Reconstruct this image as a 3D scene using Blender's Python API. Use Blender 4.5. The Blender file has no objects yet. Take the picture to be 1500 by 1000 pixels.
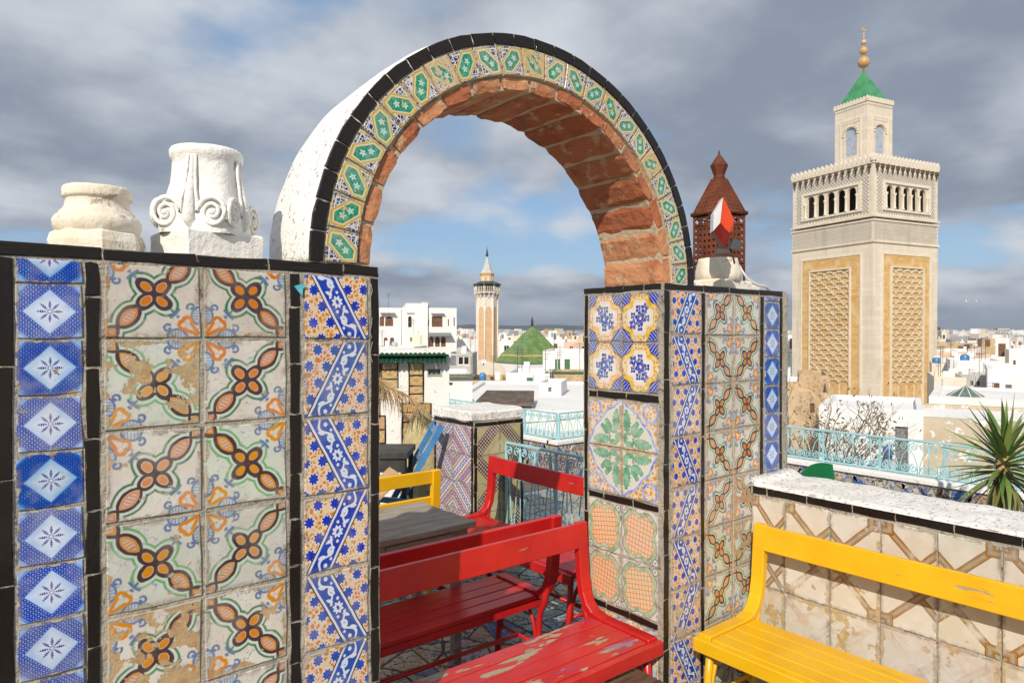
import bpy, bmesh, math, random
from mathutils import Vector, Matrix, noise as mnoise
R = math.radians
sc = bpy.context.scene
COL = sc.collection
rnd = random.Random(7)

# ------------------------------------------------------------------ camera
# terrace axes: X runs along the tiled wall, Y goes away through it; the view is turned 38.7 degrees from +Y
YAW = R(38.7)
FW = Vector((math.sin(YAW), math.cos(YAW), 0)); RT = Vector((math.cos(YAW), -math.sin(YAW), 0))
EYE = 1.70
cam = bpy.data.cameras.new('camera'); camo = bpy.data.objects.new('camera', cam); COL.objects.link(camo)
cam.sensor_width = 36; cam.lens = 24.0; cam.clip_start = 0.05; cam.clip_end = 20000
camo.location = (0, 0, EYE); camo.rotation_euler = (R(90 - 0.57), 0, -YAW)
sc.camera = camo

# ------------------------------------------------------------------ light
SUN_AZ = (-0.809, -0.588); SUN_EL = R(34)
w = bpy.data.worlds.new('World'); sc.world = w; w.use_nodes = True
def build_world():
    nt = w.node_tree; nt.nodes.clear(); N = nt.nodes.new; L = nt.links.new
    out = N('ShaderNodeOutputWorld'); bg = N('ShaderNodeBackground'); bg.inputs[1].default_value = 0.10
    sky = N('ShaderNodeTexSky'); sky.sky_type = 'NISHITA'; sky.sun_disc = False
    sky.sun_elevation = SUN_EL; sky.sun_rotation = math.atan2(SUN_AZ[0], SUN_AZ[1]); sky.dust_density = 0.6; sky.air_density = 1.0
    tc = N('ShaderNodeTexCoord'); sep = N('ShaderNodeSeparateXYZ'); L(tc.outputs['Generated'], sep.inputs[0])
    def m(op, a, b=None, c=None, clamp=False):
        n = N('ShaderNodeMath'); n.operation = op; n.use_clamp = clamp
        for i, x in enumerate((a, b, c)):
            if x is None: continue
            if isinstance(x, (int, float)): n.inputs[i].default_value = x
            else: L(x, n.inputs[i])
        return n.outputs[0]
    def mix(f, a, b):
        n = N('ShaderNodeMix'); n.data_type = 'RGBA'
        for s, x in ((n.inputs[0], f), (n.inputs[6], a), (n.inputs[7], b)):
            if isinstance(x, (int, float)): s.default_value = x
            elif isinstance(x, tuple): s.default_value = (*x, 1)
            else: L(x, s)
        return n.outputs[2]
    def ramp(x, a, b):
        n = N('ShaderNodeMapRange'); n.interpolation_type = 'SMOOTHSTEP'; L(x, n.inputs[0]); n.inputs[1].default_value = a; n.inputs[2].default_value = b
        return n.outputs[0]
    z = m('MAXIMUM', sep.outputs[2], 0.0); den = m('ADD', z, 0.24)
    cv = N('ShaderNodeCombineXYZ'); L(m('DIVIDE', sep.outputs[0], den), cv.inputs[0]); L(m('DIVIDE', sep.outputs[1], den), cv.inputs[1]); cv.inputs[2].default_value = 3.7
    def noise(s, d, r, dist=0.0, lac=2.0):
        n = N('ShaderNodeTexNoise'); L(cv.outputs[0], n.inputs['Vector']); n.inputs['Scale'].default_value = s; n.inputs['Detail'].default_value = d
        n.inputs['Roughness'].default_value = r; n.inputs['Distortion'].default_value = dist; return n.outputs['Fac']
    n1 = noise(0.75, 6, 0.48, 0.2); n2 = noise(1.2, 5, 0.45, 0.0); n3 = noise(3.0, 6, 0.52, 0.0)
    # cover: a broken layer, thinner in the far belt above the horizon
    belt = m('MULTIPLY', ramp(z, 0.055, 0.095), m('SUBTRACT', 1.0, ramp(z, 0.105, 0.16)))
    cover = ramp(m('SUBTRACT', m('ADD', m('MULTIPLY', n1, 0.75), m('MULTIPLY', n3, 0.25)), m('MULTIPLY', belt, 0.10)), 0.345, 0.46)
    lightness = m('ADD', m('MULTIPLY', n2, 0.62), m('MULTIPLY', n3, 0.38))
    cl = mix(ramp(lightness, 0.37, 0.64), (2.75, 3.22, 4.10), (6.9, 7.3, 7.9))
    low = m('SUBTRACT', 1.0, ramp(z, 0.0, 0.075))
    cl = mix(m('MULTIPLY', low, 0.75), cl, (1.75, 2.35, 3.35))
    blue = mix(0.55, sky.outputs[0], (3.0, 5.3, 8.6))
    col = mix(cover, blue, cl)
    L(col, bg.inputs[0]); L(bg.outputs[0], out.inputs[0])
build_world()
sun = bpy.data.lights.new('sun', 'SUN'); sun.energy = 4.7; sun.angle = R(0.53); sun.color = (1.0, 0.91, 0.78)
suno = bpy.data.objects.new('sun', sun); COL.objects.link(suno)
Ldir = Vector((SUN_AZ[0]*math.cos(SUN_EL), SUN_AZ[1]*math.cos(SUN_EL), math.sin(SUN_EL)))
suno.rotation_euler = Ldir.to_track_quat('Z', 'Y').to_euler(); suno.location = Ldir*50
vs = sc.view_settings; vs.view_transform = 'Standard'; vs.look = 'None'; vs.exposure = -0.08; vs.gamma = 1; vs.use_curve_mapping = False
sc.render.engine = 'CYCLES'; sc.cycles.use_denoising = True
sc.cycles.max_bounces = 4; sc.cycles.diffuse_bounces = 3; sc.cycles.glossy_bounces = 2; sc.cycles.transmission_bounces = 2; sc.cycles.volume_bounces = 0; sc.cycles.caustics_reflective = False; sc.cycles.caustics_refractive = False

# ------------------------------------------------------------------ helpers
def tag(o, label=None, cat=None, group=None, kind=None):
    if label: o['label'] = label
    if cat: o['category'] = cat
    if group: o['group'] = group
    if kind: o['kind'] = kind
    return o
def empty(name, loc=(0, 0, 0), rz=0.0, label=None, cat=None, group=None):
    o = bpy.data.objects.new(name, None); COL.objects.link(o); o.location = loc; o.rotation_euler = (0, 0, rz)
    o.empty_display_size = 0.1
    return tag(o, label, cat, group)
def link(name, me, parent=None, loc=None, rot=None, scale=None):
    o = bpy.data.objects.new(name, me); COL.objects.link(o)
    if parent: o.parent = parent
    if loc is not None: o.location = loc
    if rot is not None: o.rotation_euler = rot
    if scale is not None: o.scale = scale
    return o
def copy_tree(o, parent=None):
    c = o.copy(); COL.objects.link(c); c.parent = parent
    for ch in list(o.children): copy_tree(ch, c)
    return c
class MB:
    """collects faces for one mesh"""
    def __init__(s): s.v = []; s.f = []; s.m = []; s.uv = {}; s.sm = []
    def add(s, vs, fs, mi=0, smooth=False):
        b = len(s.v); s.v += [tuple(p) for p in vs]
        for f in fs: s.f.append(tuple(b+i for i in f)); s.m.append(mi); s.sm.append(smooth)
        return s
    def box(s, x0, x1, y0, y1, z0, z1, mi=0, M=None):
        vs = [Vector((x, y, z)) for z in (z0, z1) for y in (y0, y1) for x in (x0, x1)]
        if M is not None: vs = [M @ p for p in vs]
        return s.add(vs, [(0, 2, 3, 1), (4, 5, 7, 6), (0, 1, 5, 4), (2, 6, 7, 3), (0, 4, 6, 2), (1, 3, 7, 5)], mi)
    def bbox(s, x0, x1, y0, y1, z0, z1, b=0.004, mi=0, M=None):
        """box with chamfered edges along all sides"""
        def ring(z, i): return [(x0+i, y0, z), (x1-i, y0, z), (x1, y0+i, z), (x1, y1-i, z), (x1-i, y1, z), (x0+i, y1, z), (x0, y1-i, z), (x0, y0+i, z)]
        def inset(z, i): return [(x0+2*i, y0+i, z), (x1-2*i, y0+i, z), (x1-i, y0+2*i, z), (x1-i, y1-2*i, z), (x1-2*i, y1-i, z), (x0+2*i, y1-i, z), (x0+i, y1-2*i, z), (x0+i, y0+2*i, z)]
        vs = [Vector(p) for p in inset(z0, b)+ring(z0+b, b)+ring(z1-b, b)+inset(z1, b)]
        if M is not None: vs = [M @ p for p in vs]
        fs = [tuple(reversed(range(8))), tuple(range(24, 32))]
        for k in range(3):
            for i in range(8): j = (i+1) % 8; fs.append((k*8+i, k*8+j, k*8+8+j, k*8+8+i))
        return s.add(vs, fs, mi)
    def tube(s, pts, r, n=6, mi=0, closed=False, flat=1.0, cap=True):
        pts = [Vector(p) for p in pts]; N = len(pts); rs = r if isinstance(r, (list, tuple)) else [r]*N
        b = len(s.v); up = None
        for i, p in enumerate(pts):
            if closed: t = pts[(i+1) % N]-pts[i-1]
            else: t = pts[min(i+1, N-1)]-pts[max(i-1, 0)]
            t.normalize()
            if up is None: up = Vector((0, 0, 1)) if abs(t.z) < 0.9 else Vector((0, 1, 0))
            a = t.cross(up)
            if a.length < 1e-5: a = t.cross(Vector((1, 0.3, 0)))
            a.normalize(); u = a.cross(t); up = u
            for k in range(n):
                an = 2*math.pi*(k+0.5)/n; s.v.append(tuple(p+(a*math.cos(an)*flat+u*math.sin(an))*rs[i]))
        rng = N if closed else N-1
        for i in range(rng):
            for k in range(n):
                k2 = (k+1) % n; i2 = (i+1) % N
                s.f.append((b+i*n+k, b+i*n+k2, b+i2*n+k2, b+i2*n+k)); s.m.append(mi); s.sm.append(n > 4)
        if cap and not closed:
            s.f.append(tuple(b+k for k in reversed(range(n)))); s.m.append(mi); s.sm.append(False)
            s.f.append(tuple(b+(N-1)*n+k for k in range(n))); s.m.append(mi); s.sm.append(False)
        return s
    def strip(s, pts, wx, th, mi=0, ax=Vector((1, 0, 0))):
        """rectangular bar swept along pts in a plane; wide along ax"""
        pts = [Vector(p) for p in pts]; N = len(pts); b = len(s.v)
        for i, p in enumerate(pts):
            t = pts[min(i+1, N-1)]-pts[max(i-1, 0)]; t.normalize(); nn = t.cross(ax).normalized()
            for (a, c) in ((-1, -1), (1, -1), (1, 1), (-1, 1)): s.v.append(tuple(p+ax*(a*wx/2)+nn*(c*th/2)))
        for i in range(N-1):
            for k in range(4):
                k2 = (k+1) % 4; s.f.append((b+i*4+k, b+i*4+k2, b+i*4+4+k2, b+i*4+4+k)); s.m.append(mi); s.sm.append(False)
        s.f.append((b+3, b+2, b+1, b)); s.m.append(mi); s.sm.append(False)
        e = b+(N-1)*4; s.f.append((e, e+1, e+2, e+3)); s.m.append(mi); s.sm.append(False)
        return s
    def lathe(s, prof, n=24, mi=0, c=(0, 0, 0), smooth=True, wob=0.0, rot=0.0):
        b = len(s.v)
        for (r, z) in prof:
            for k in range(n):
                a = 2*math.pi*k/n+rot; rr = r*(1+wob*(mnoise.noise(Vector((math.cos(a)*2, math.sin(a)*2, z*9)))))
                s.v.append((c[0]+rr*math.cos(a), c[1]+rr*math.sin(a), c[2]+z))
        P = len(prof)
        for i in range(P-1):
            for k in range(n):
                k2 = (k+1) % n; s.f.append((b+i*n+k, b+i*n+k2, b+i*n+n+k2, b+i*n+n+k)); s.m.append(mi); s.sm.append(smooth)
        s.f.append(tuple(b+k for k in reversed(range(n)))); s.m.append(mi); s.sm.append(False)
        s.f.append(tuple(b+(P-1)*n+k for k in range(n))); s.m.append(mi); s.sm.append(False)
        return s
    def prism(s, poly, y0, y1, mi=0, M=None):
        """poly in (x,z), counter-clockwise seen from -Y; extruded y0 (front) to y1"""
        n = len(poly); vs = [Vector((x, y0, z)) for x, z in poly]+[Vector((x, y1, z)) for x, z in poly]
        if M is not None: vs = [M @ p for p in vs]
        fs = [tuple(range(n)), tuple(reversed(range(n, 2*n)))]+[(i, i+n, (i+1) % n+n, (i+1) % n) for i in range(n)]
        return s.add(vs, fs, mi)
    def mesh(s, name, mats):
        me = bpy.data.meshes.new(name); me.from_pydata(s.v, [], s.f)
        for m_ in (mats if isinstance(mats, (list, tuple)) else [mats]): me.materials.append(m_)
        me.polygons.foreach_set('material_index', s.m); me.polygons.foreach_set('use_smooth', s.sm); me.update()
        return me
    def build(s, name, mats, parent=None, loc=None, rot=None): return link(name, s.mesh(name, mats), parent, loc, rot)
def roughen(me, amp, scale, seed=0.0):
    for v in me.vertices:
        d = mnoise.noise_vector(v.co*scale+Vector((seed, seed*1.7, 3))); v.co += d*amp
    me.update(); return me
def subdiv(me, cuts, amp=0.0, scale=5.0, seed=0.0, smooth=False):
    bm = bmesh.new(); bm.from_mesh(me); bmesh.ops.remove_doubles(bm, verts=bm.verts, dist=1e-5)
    bmesh.ops.subdivide_edges(bm, edges=bm.edges, cuts=cuts, use_grid_fill=True)
    for v in bm.verts: v.co += mnoise.noise_vector(v.co*scale+Vector((seed, 1, seed)))*amp
    for f in bm.faces: f.smooth = smooth
    bm.to_mesh(me); bm.free(); me.update(); return me
def camx(px): return (px-750)/1000.0
def wallX(px, q=1.8): return q*math.tan(math.atan(camx(px))+YAW)       # X of a picture column on the plane Y = q
def pix(px, py, depth):
    p = (FW+RT*camx(px))*depth; return Vector((p.x, p.y, EYE+(490-py)/1000.0*depth))
ZYAW = -YAW   # rotation that makes a thing's -Y side face the viewer
# ------------------------------------------------------------------ materials: a small expression builder for shader nodes
class X:
    __slots__ = ('g', 's')
    def __init__(s, g, v): s.g = g; s.s = v
    def _b(s, op, o, r=False): return s.g.m(op, o, s) if r else s.g.m(op, s, o)
    def __add__(s, o): return s._b('ADD', o)
    __radd__ = __add__
    def __sub__(s, o): return s._b('SUBTRACT', o)
    def __rsub__(s, o): return s._b('SUBTRACT', o, True)
    def __mul__(s, o): return s._b('MULTIPLY', o)
    __rmul__ = __mul__
    def __truediv__(s, o): return s._b('DIVIDE', o)
    def __neg__(s): return s.g.m('MULTIPLY', s, -1.0)
    def __abs__(s): return s.g.m('ABSOLUTE', s)
class G:
    def __init__(g, name, coord='UV'):
        g.mat = bpy.data.materials.new(name); g.mat.use_nodes = True; g.nt = g.mat.node_tree; g.nt.nodes.clear()
        g.out = g.nt.nodes.new('ShaderNodeOutputMaterial'); g.bs = g.nt.nodes.new('ShaderNodeBsdfPrincipled'); g.nt.links.new(g.bs.outputs[0], g.out.inputs[0])
        g.tc = g.nt.nodes.new('ShaderNodeTexCoord'); g.vec = g.tc.outputs[coord]
    def n(g, t): return g.nt.nodes.new(t)
    def put(g, sock, v):
        if isinstance(v, X): v = v.s
        if isinstance(v, (int, float)): sock.default_value = v
        elif isinstance(v, tuple): sock.default_value = (*v, 1) if len(v) == 3 and len(sock.default_value) == 4 else v
        else: g.nt.links.new(v, sock)
    def m(g, op, *a, clamp=False):
        nd = g.n('ShaderNodeMath'); nd.operation = op; nd.use_clamp = clamp
        for i, v in enumerate(a): g.put(nd.inputs[i], v)
        return X(g, nd.outputs[0])
    def mn(g, *a):
        r = a[0]
        for b in a[1:]: r = g.m('MINIMUM', r, b)
        return r
    def mx(g, *a):
        r = a[0]
        for b in a[1:]: r = g.m('MAXIMUM', r, b)
        return r
    def ln(g, x, y): return g.m('SQRT', g.m('MULTIPLY_ADD', x, x, g.m('MULTIPLY', y, y)))
    def ell(g, x, y, cx, cy, rx, ry):          # signed distance like value of an ellipse
        return (g.ln((x-cx)*(1.0/rx), (y-cy)*(1.0/ry))-1.0)*min(rx, ry)
    def cap(g, x, y, x0, y0, x1, y1, r):       # capsule
        dx, dy = x1-x0, y1-y0; L2 = dx*dx+dy*dy
        h = g.m('MULTIPLY_ADD', x-x0, dx/L2, (y-y0)*(dy/L2), clamp=True)
        return g.ln(x-x0-h*dx, y-y0-h*dy)-r
    def ves(g, u, v, h, wd):                   # pointed oval, half length h, half width wd
        Rr = (h*h+wd*wd)/(2*wd); return g.ln(u, abs(v)+(Rr-wd))-Rr
    def mask(g, d, aa=0.012): return g.m('MULTIPLY_ADD', d, -1.0/aa, 0.5, clamp=True)
    def line(g, d, wd, aa=0.012): return g.mask(abs(d)-wd, aa)
    def sstep(g, x, a, b, c=0.0, d=1.0):
        nd = g.n('ShaderNodeMapRange'); nd.interpolation_type = 'SMOOTHSTEP'; g.put(nd.inputs[0], x)
        for i, v in enumerate((a, b, c, d)): g.put(nd.inputs[i+1], v)
        return X(g, nd.outputs[0])
    def mix(g, a, b, f, mode='MIX'):
        nd = g.n('ShaderNodeMix'); nd.data_type = 'RGBA'; nd.blend_type = mode
        g.put(nd.inputs[0], f); g.put(nd.inputs[6], a); g.put(nd.inputs[7], b); return nd.outputs[2]
    def noise(g, scale, detail=3, rough=0.55, vec=None, out='Fac', dist=0.0):
        nd = g.n('ShaderNodeTexNoise'); g.nt.links.new(vec or g.vec, nd.inputs['Vector']); nd.inputs['Scale'].default_value = scale
        nd.inputs['Detail'].default_value = detail; nd.inputs['Roughness'].default_value = rough; nd.inputs['Distortion'].default_value = dist
        return X(g, nd.outputs[out]) if out == 'Fac' else nd.outputs[out]
    def voro(g, scale, vec=None, feat='F1', out='Distance', rand=1.0):
        nd = g.n('ShaderNodeTexVoronoi'); nd.feature = feat; g.nt.links.new(vec or g.vec, nd.inputs['Vector']); nd.inputs['Scale'].default_value = scale
        nd.inputs['Randomness'].default_value = rand; return X(g, nd.outputs[out]) if out == 'Distance' else nd.outputs[out]
    def vadd(g, a, b, op='ADD'):
        nd = g.n('ShaderNodeVectorMath'); nd.operation = op; g.put(nd.inputs[0], a); g.put(nd.inputs[1], b); return nd.outputs[0]
    def comb(g, x, y, z=0.0):
        nd = g.n('ShaderNodeCombineXYZ'); g.put(nd.inputs[0], x); g.put(nd.inputs[1], y); g.put(nd.inputs[2], z); return nd.outputs[0]
    def bump(g, h, strength=0.4, dist=0.01, normal=None):
        nd = g.n('ShaderNodeBump'); nd.inputs['Strength'].default_value = strength; nd.inputs['Distance'].default_value = dist; g.put(nd.inputs['Height'], h)
        if normal is not None: g.nt.links.new(normal, nd.inputs['Normal'])
        g.nt.links.new(nd.outputs[0], g.bs.inputs['Normal']); return nd.outputs[0]
    def fin(g, col, rough=0.7, spec=0.4, metal=0.0):
        g.put(g.bs.inputs['Base Color'], col); g.put(g.bs.inputs['Roughness'], rough); g.put(g.bs.inputs['Specular IOR Level'], spec); g.put(g.bs.inputs['Metallic'], metal)
        return g.mat
def surf(name, c1, c2, scale=4.0, rough=0.8, bump=0.3, bscale=40.0, dist=0.01, spec=0.3, c3=None, t3=0.62, s3=None, lo=0.35, hi=0.65, detail=5, metal=0.0):
    """plain surface: two tones by noise, an optional third in spots (dirt, wear), fine relief"""
    g = G(name, 'Object'); n = g.noise(scale, detail, 0.6); col = g.mix(c1, c2, g.sstep(n, lo, hi))
    h = g.noise(bscale, 4, 0.6)
    if c3 is not None:
        k = g.sstep(g.noise(s3 or scale*3, 6, 0.65), t3, t3+0.05); col = g.mix(col, c3, k); h = h-k*0.6
    if bump: g.bump(h, bump, dist)
    return g.fin(col, rough, spec, metal)

def tile_start(name, warp=0.018):
    g = G(name, 'UV'); oi = g.n('ShaderNodeObjectInfo'); g.rnd = X(g, oi.outputs['Random'])
    sp = g.n('ShaderNodeSeparateColor'); g.nt.links.new(oi.outputs['Color'], sp.inputs[0])
    g.wear, g.tint, g.seed = (X(g, sp.outputs[i]) for i in range(3))
    off = g.comb(g.seed*23.0, g.rnd*31.0, g.rnd*17.0); g.pv = g.vadd(g.tc.outputs['UV'], off)
    s = g.n('ShaderNodeSeparateXYZ'); g.nt.links.new(g.tc.outputs['UV'], s.inputs[0])
    g.x0 = X(g, s.outputs[0])-0.5; g.y0 = X(g, s.outputs[1])-0.5
    wc = g.n('ShaderNodeSeparateColor'); g.nt.links.new(g.noise(5.0, 2, 0.5, g.pv, 'Color'), wc.inputs[0])
    g.x = g.x0+(X(g, wc.outputs[0])-0.5)*warp; g.y = g.y0+(X(g, wc.outputs[1])-0.5)*warp
    return g
def tile_end(g, col, clay=(0.40, 0.25, 0.12), clay2=(0.50, 0.37, 0.22), grout=(0.36, 0.32, 0.26), rough=0.28, chip_scale=3.2, edge=0.10, smear=0.6):
    """glaze variation, broken glaze that shows the clay body, mortar smeared over the edges"""
    de = 0.5-g.mx(abs(g.x0), abs(g.y0))
    stain = g.noise(2.2, 5, 0.65, g.pv)
    col = g.mix(col, g.mix((0.62, 0.56, 0.46), col, 0.55), g.sstep(stain, 0.42, 0.72, 0.0, 0.5))
    col = g.mix(col, (0.22, 0.19, 0.15), g.sstep(g.noise(26.0, 3, 0.7, g.pv), 0.66, 0.74, 0.0, 0.45))
    col = g.mix(col, (0.20, 0.165, 0.12), g.m('MULTIPLY', g.sstep(de, 0.0, 0.09, 0.75, 0.0), g.sstep(g.noise(6.0, 4, 0.6, g.vadd(g.pv, (7.0, 1.0, 3.0))), 0.40, 0.62)))
    n = g.noise(chip_scale, 6, 0.62, g.pv); ed = g.sstep(de, 0.0, 0.10, edge, 0.0)
    val = n+ed+g.wear*0.21-0.72
    chip = g.m('MULTIPLY_ADD', val, 60.0, 0.5, clamp=True)
    cl = g.mix(clay, clay2, g.sstep(g.noise(7.0, 5, 0.7, g.pv), 0.35, 0.65))
    col = g.mix(col, cl, chip)
    gv = g.noise(4.6, 5, 0.65, g.vadd(g.pv, (3.1, 7.7, 1.3)))+g.sstep(de, 0.0, 0.07, 0.20, 0.0)-(0.80-0.1*smear)
    gm = g.m('MULTIPLY_ADD', gv, 40.0, 0.5, clamp=True)
    col = g.mix(col, g.mix(grout, (0.47, 0.43, 0.36), g.noise(14.0, 4, 0.6, g.pv)), gm)
    br = g.n('ShaderNodeHueSaturation'); g.put(br.inputs['Value'], g.tint*0.5+0.68); g.put(br.inputs['Color'], col); g.put(br.inputs['Saturation'], g.seed*0.30+0.86); g.put(br.inputs['Hue'], g.rnd*0.022+0.489)
    dull = g.mx(chip, gm)
    fine = g.noise(45.0, 3, 0.6, g.pv)
    h = g.noise(3.0, 2, 0.5, g.pv)*0.35+(1.0-chip)*0.5+gm*0.35+fine*(dull*0.6+0.05)
    g.bump(h, 0.55, 0.006)
    r = g.m('MULTIPLY_ADD', dull, 0.9-rough, g.noise(9.0, 3, 0.6, g.pv)*0.16+(rough-0.06))
    return g.fin(br.outputs[0], r, 0.5)
CREAM = (0.66, 0.60, 0.50)
def vermic(g, a, b, scale=26.0, wd=0.16):
    d = g.voro(scale, g.vadd(g.pv, g.vadd(g.noise(22.0, 1, 0.5, g.pv, 'Color'), (0.07, 0.07, 0.0), 'MULTIPLY')), 'DISTANCE_TO_EDGE')
    return g.mix(a, b, g.sstep(d, wd*0.9, wd*1.5))

def mat_floral():
    g = tile_start('floral_glaze', 0.036); x, y = g.x, g.y; k = 0.70711
    a = (x+y)*k; b = (y-x)*k
    aa, ab = abs(a), abs(b); u = g.mx(aa, ab); v = g.mn(aa, ab)
    pet = g.ell(u, v, 0.118, 0.0, 0.102, 0.071)
    leaf = g.ves(aa-0.375, b, 0.165, 0.090); cor = g.ves(aa-0.71, b, 0.17, 0.090)
    ch = g.mn(pet, leaf, cor)
    body = g.mix((0.60, 0.545, 0.475), (0.66, 0.63, 0.56), g.sstep(g.noise(2.6, 4, 0.6, g.pv), 0.35, 0.65))
    body = g.mix(body, (0.50, 0.60, 0.54), g.sstep(g.rnd, 0.45, 0.75, 0.0, 0.42))
    scr = g.noise(6.0, 1, 0.5, g.vadd(g.pv, (5.0, 2.0, 0.0)), dist=1.6)
    col = g.mix(body, (0.30, 0.34, 0.42), g.m('MULTIPLY', g.line(scr-0.5, 0.010, 0.012), g.sstep(g.noise(4.0, 1, 0.5, g.vadd(g.pv, (1.0, 9.0, 4.0))), 0.46, 0.54, 0.0, 0.9)))
    col = g.mix(col, (0.50, 0.66, 0.56), g.m('MULTIPLY', g.mask(ch-0.052, 0.05), 0.55))
    gw = g.noise(7.0, 2, 0.5, g.pv)
    col = g.mix(col, g.mix((0.035, 0.16, 0.085), (0.16, 0.36, 0.16), g.sstep(g.rnd, 0.3, 0.7)), g.m('MULTIPLY', g.line(ch-0.062, 0.0135, 0.014), g.sstep(gw, 0.3, 0.5, 0.6, 1.0)))
    inside = g.mask(ch, 0.01); col = g.mix(col, (0.68, 0.60, 0.50), inside)
    org = g.mix((0.56, 0.17, 0.008), (0.68, 0.29, 0.03), gw)
    hat = g.m('SINE', (a*1.0+b*0.4)*150.0)
    lo = g.mn(leaf, cor)
    col = g.mix(col, org, g.mask(g.mn(pet+0.026, lo+0.024), 0.012))
    col = g.mix(col, (0.62, 0.44, 0.36), g.m('MULTIPLY', g.mask(lo+0.046, 0.012), 0.8))
    col = g.mix(col, (0.30, 0.17, 0.13), g.m('MULTIPLY', g.mask(lo+0.05, 0.01), g.sstep(hat, 0.5, 0.8, 0.0, 0.8)))
    # corner ornament, the same at both free corners
    sg = g.m('SIGN', b)*-1.0; e = (0.5-x*sg)*0.80; f = (0.5+y*sg)*0.80; p = g.mx(e, f); q = g.mn(e, f)
    blue = g.mix((0.06, 0.10, 0.25), (0.17, 0.24, 0.40), gw)
    shell = g.ell(p, q, 0.205, 0.0, 0.085, 0.075)
    hs = g.m('SINE', p*230.0)
    col = g.mix(col, (0.47, 0.53, 0.60), g.mask(shell, 0.012))
    col = g.mix(col, blue, g.m('MULTIPLY', g.mask(shell+0.008, 0.012), g.sstep(hs, 0.2, 0.7, 0.0, 0.7)))
    curl = g.mn(g.mx(abs(g.ln(p-0.285, q-0.088)-0.030)-0.011, 0.262-p), g.ln(p-0.272, q-0.075)-0.016, abs(shell)-0.010)
    tul = g.mn(g.cap(p, q, 0.235, 0.205, 0.262, 0.185, 0.012), g.cap(p, q, 0.25, 0.25, 0.215, 0.215, 0.012), g.ln(p-0.20, q-0.19)-0.013)
    col = g.mix(col, blue, g.mask(g.mn(curl, tul), 0.012))
    arm = g.mn(g.cap(p, q, 0.03, 0.02, 0.135, 0.075, 0.017), g.mx(abs(g.ln(p-0.150, q-0.115)-0.040)-0.016, 0.128-p), g.ln(p-0.178, q-0.140)-0.021)
    col = g.mix(col, org, g.mask(arm, 0.012))
    col = g.mix(col, (0.06, 0.03, 0.03), g.mask(g.m('ABSOLUTE', ch+0.002)-g.m('MULTIPLY_ADD', gw, 0.016, g.seed*0.006+0.0095), 0.010))
    return tile_end(g, col, smear=1.3)
def mat_blue():
    g = tile_start('blue_stencil_glaze', 0.018); x, y = g.x, g.y; ax, ay = abs(x), abs(y); s = ax+ay
    light = g.mix((0.22, 0.42, 0.78), (0.44, 0.60, 0.84), g.sstep(g.noise(2.5, 2, 0.5, g.pv)+(g.rnd-0.5)*0.25, 0.35, 0.65))
    mid = g.mix((0.035, 0.14, 0.58), (0.20, 0.40, 0.80), g.sstep(g.noise(3.0, 2, 0.5, g.pv)+(g.rnd-0.5)*0.5, 0.3, 0.8))
    dia = s-0.405
    col = g.mix(mid, light, g.mask(dia, 0.05))
    col = g.mix(col, (0.66, 0.74, 0.86), g.m('MULTIPLY', g.mask(s-0.30, 0.25), 0.9))
    # lace band: rows of little rings along the diamond's sides
    u = ax-ay; cu = g.m('PINGPONG', u*6.5, 0.5)*(1/6.5); rowd = g.m('PINGPONG', (s-0.405)*6.5, 0.5)*(1/6.5)
    ring = abs(g.ln(cu-0.040, rowd-0.040)-0.033)-0.012
    dark = (0.018, 0.035, 0.30)
    col = g.mix(col, dark, g.m('MULTIPLY', g.m('MULTIPLY', g.mask(ring, 0.012), g.mask(0.412-s, 0.01)), g.mask(s-0.80, 0.02)))
    col = g.mix(col, light, g.m('MULTIPLY', g.mask(0.86-s, 0.02), 0.8))
    th = g.m('ARCTAN2', y, x); r = g.ln(x, y)
    ph = g.m('PINGPONG', th, math.pi/8); off = g.m('MULTIPLY', g.m('SINE', ph), r)
    arm = off-(0.030-abs(r-0.125)*0.30)*g.sstep(g.m('SINE', r*190.0), -0.6, 0.0, 0.25, 1.0)
    arm = g.mx(arm, r-0.205, 0.05-r)
    dot = abs(g.ln(g.m('MULTIPLY', g.m('COSINE', ph), r)-0.035, off)-0.004)-0.006
    col = g.mix(col, dark, g.mask(g.mn(arm, dot), 0.010))
    return tile_end(g, col, rough=0.16, edge=0.05, smear=0.8)
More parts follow.
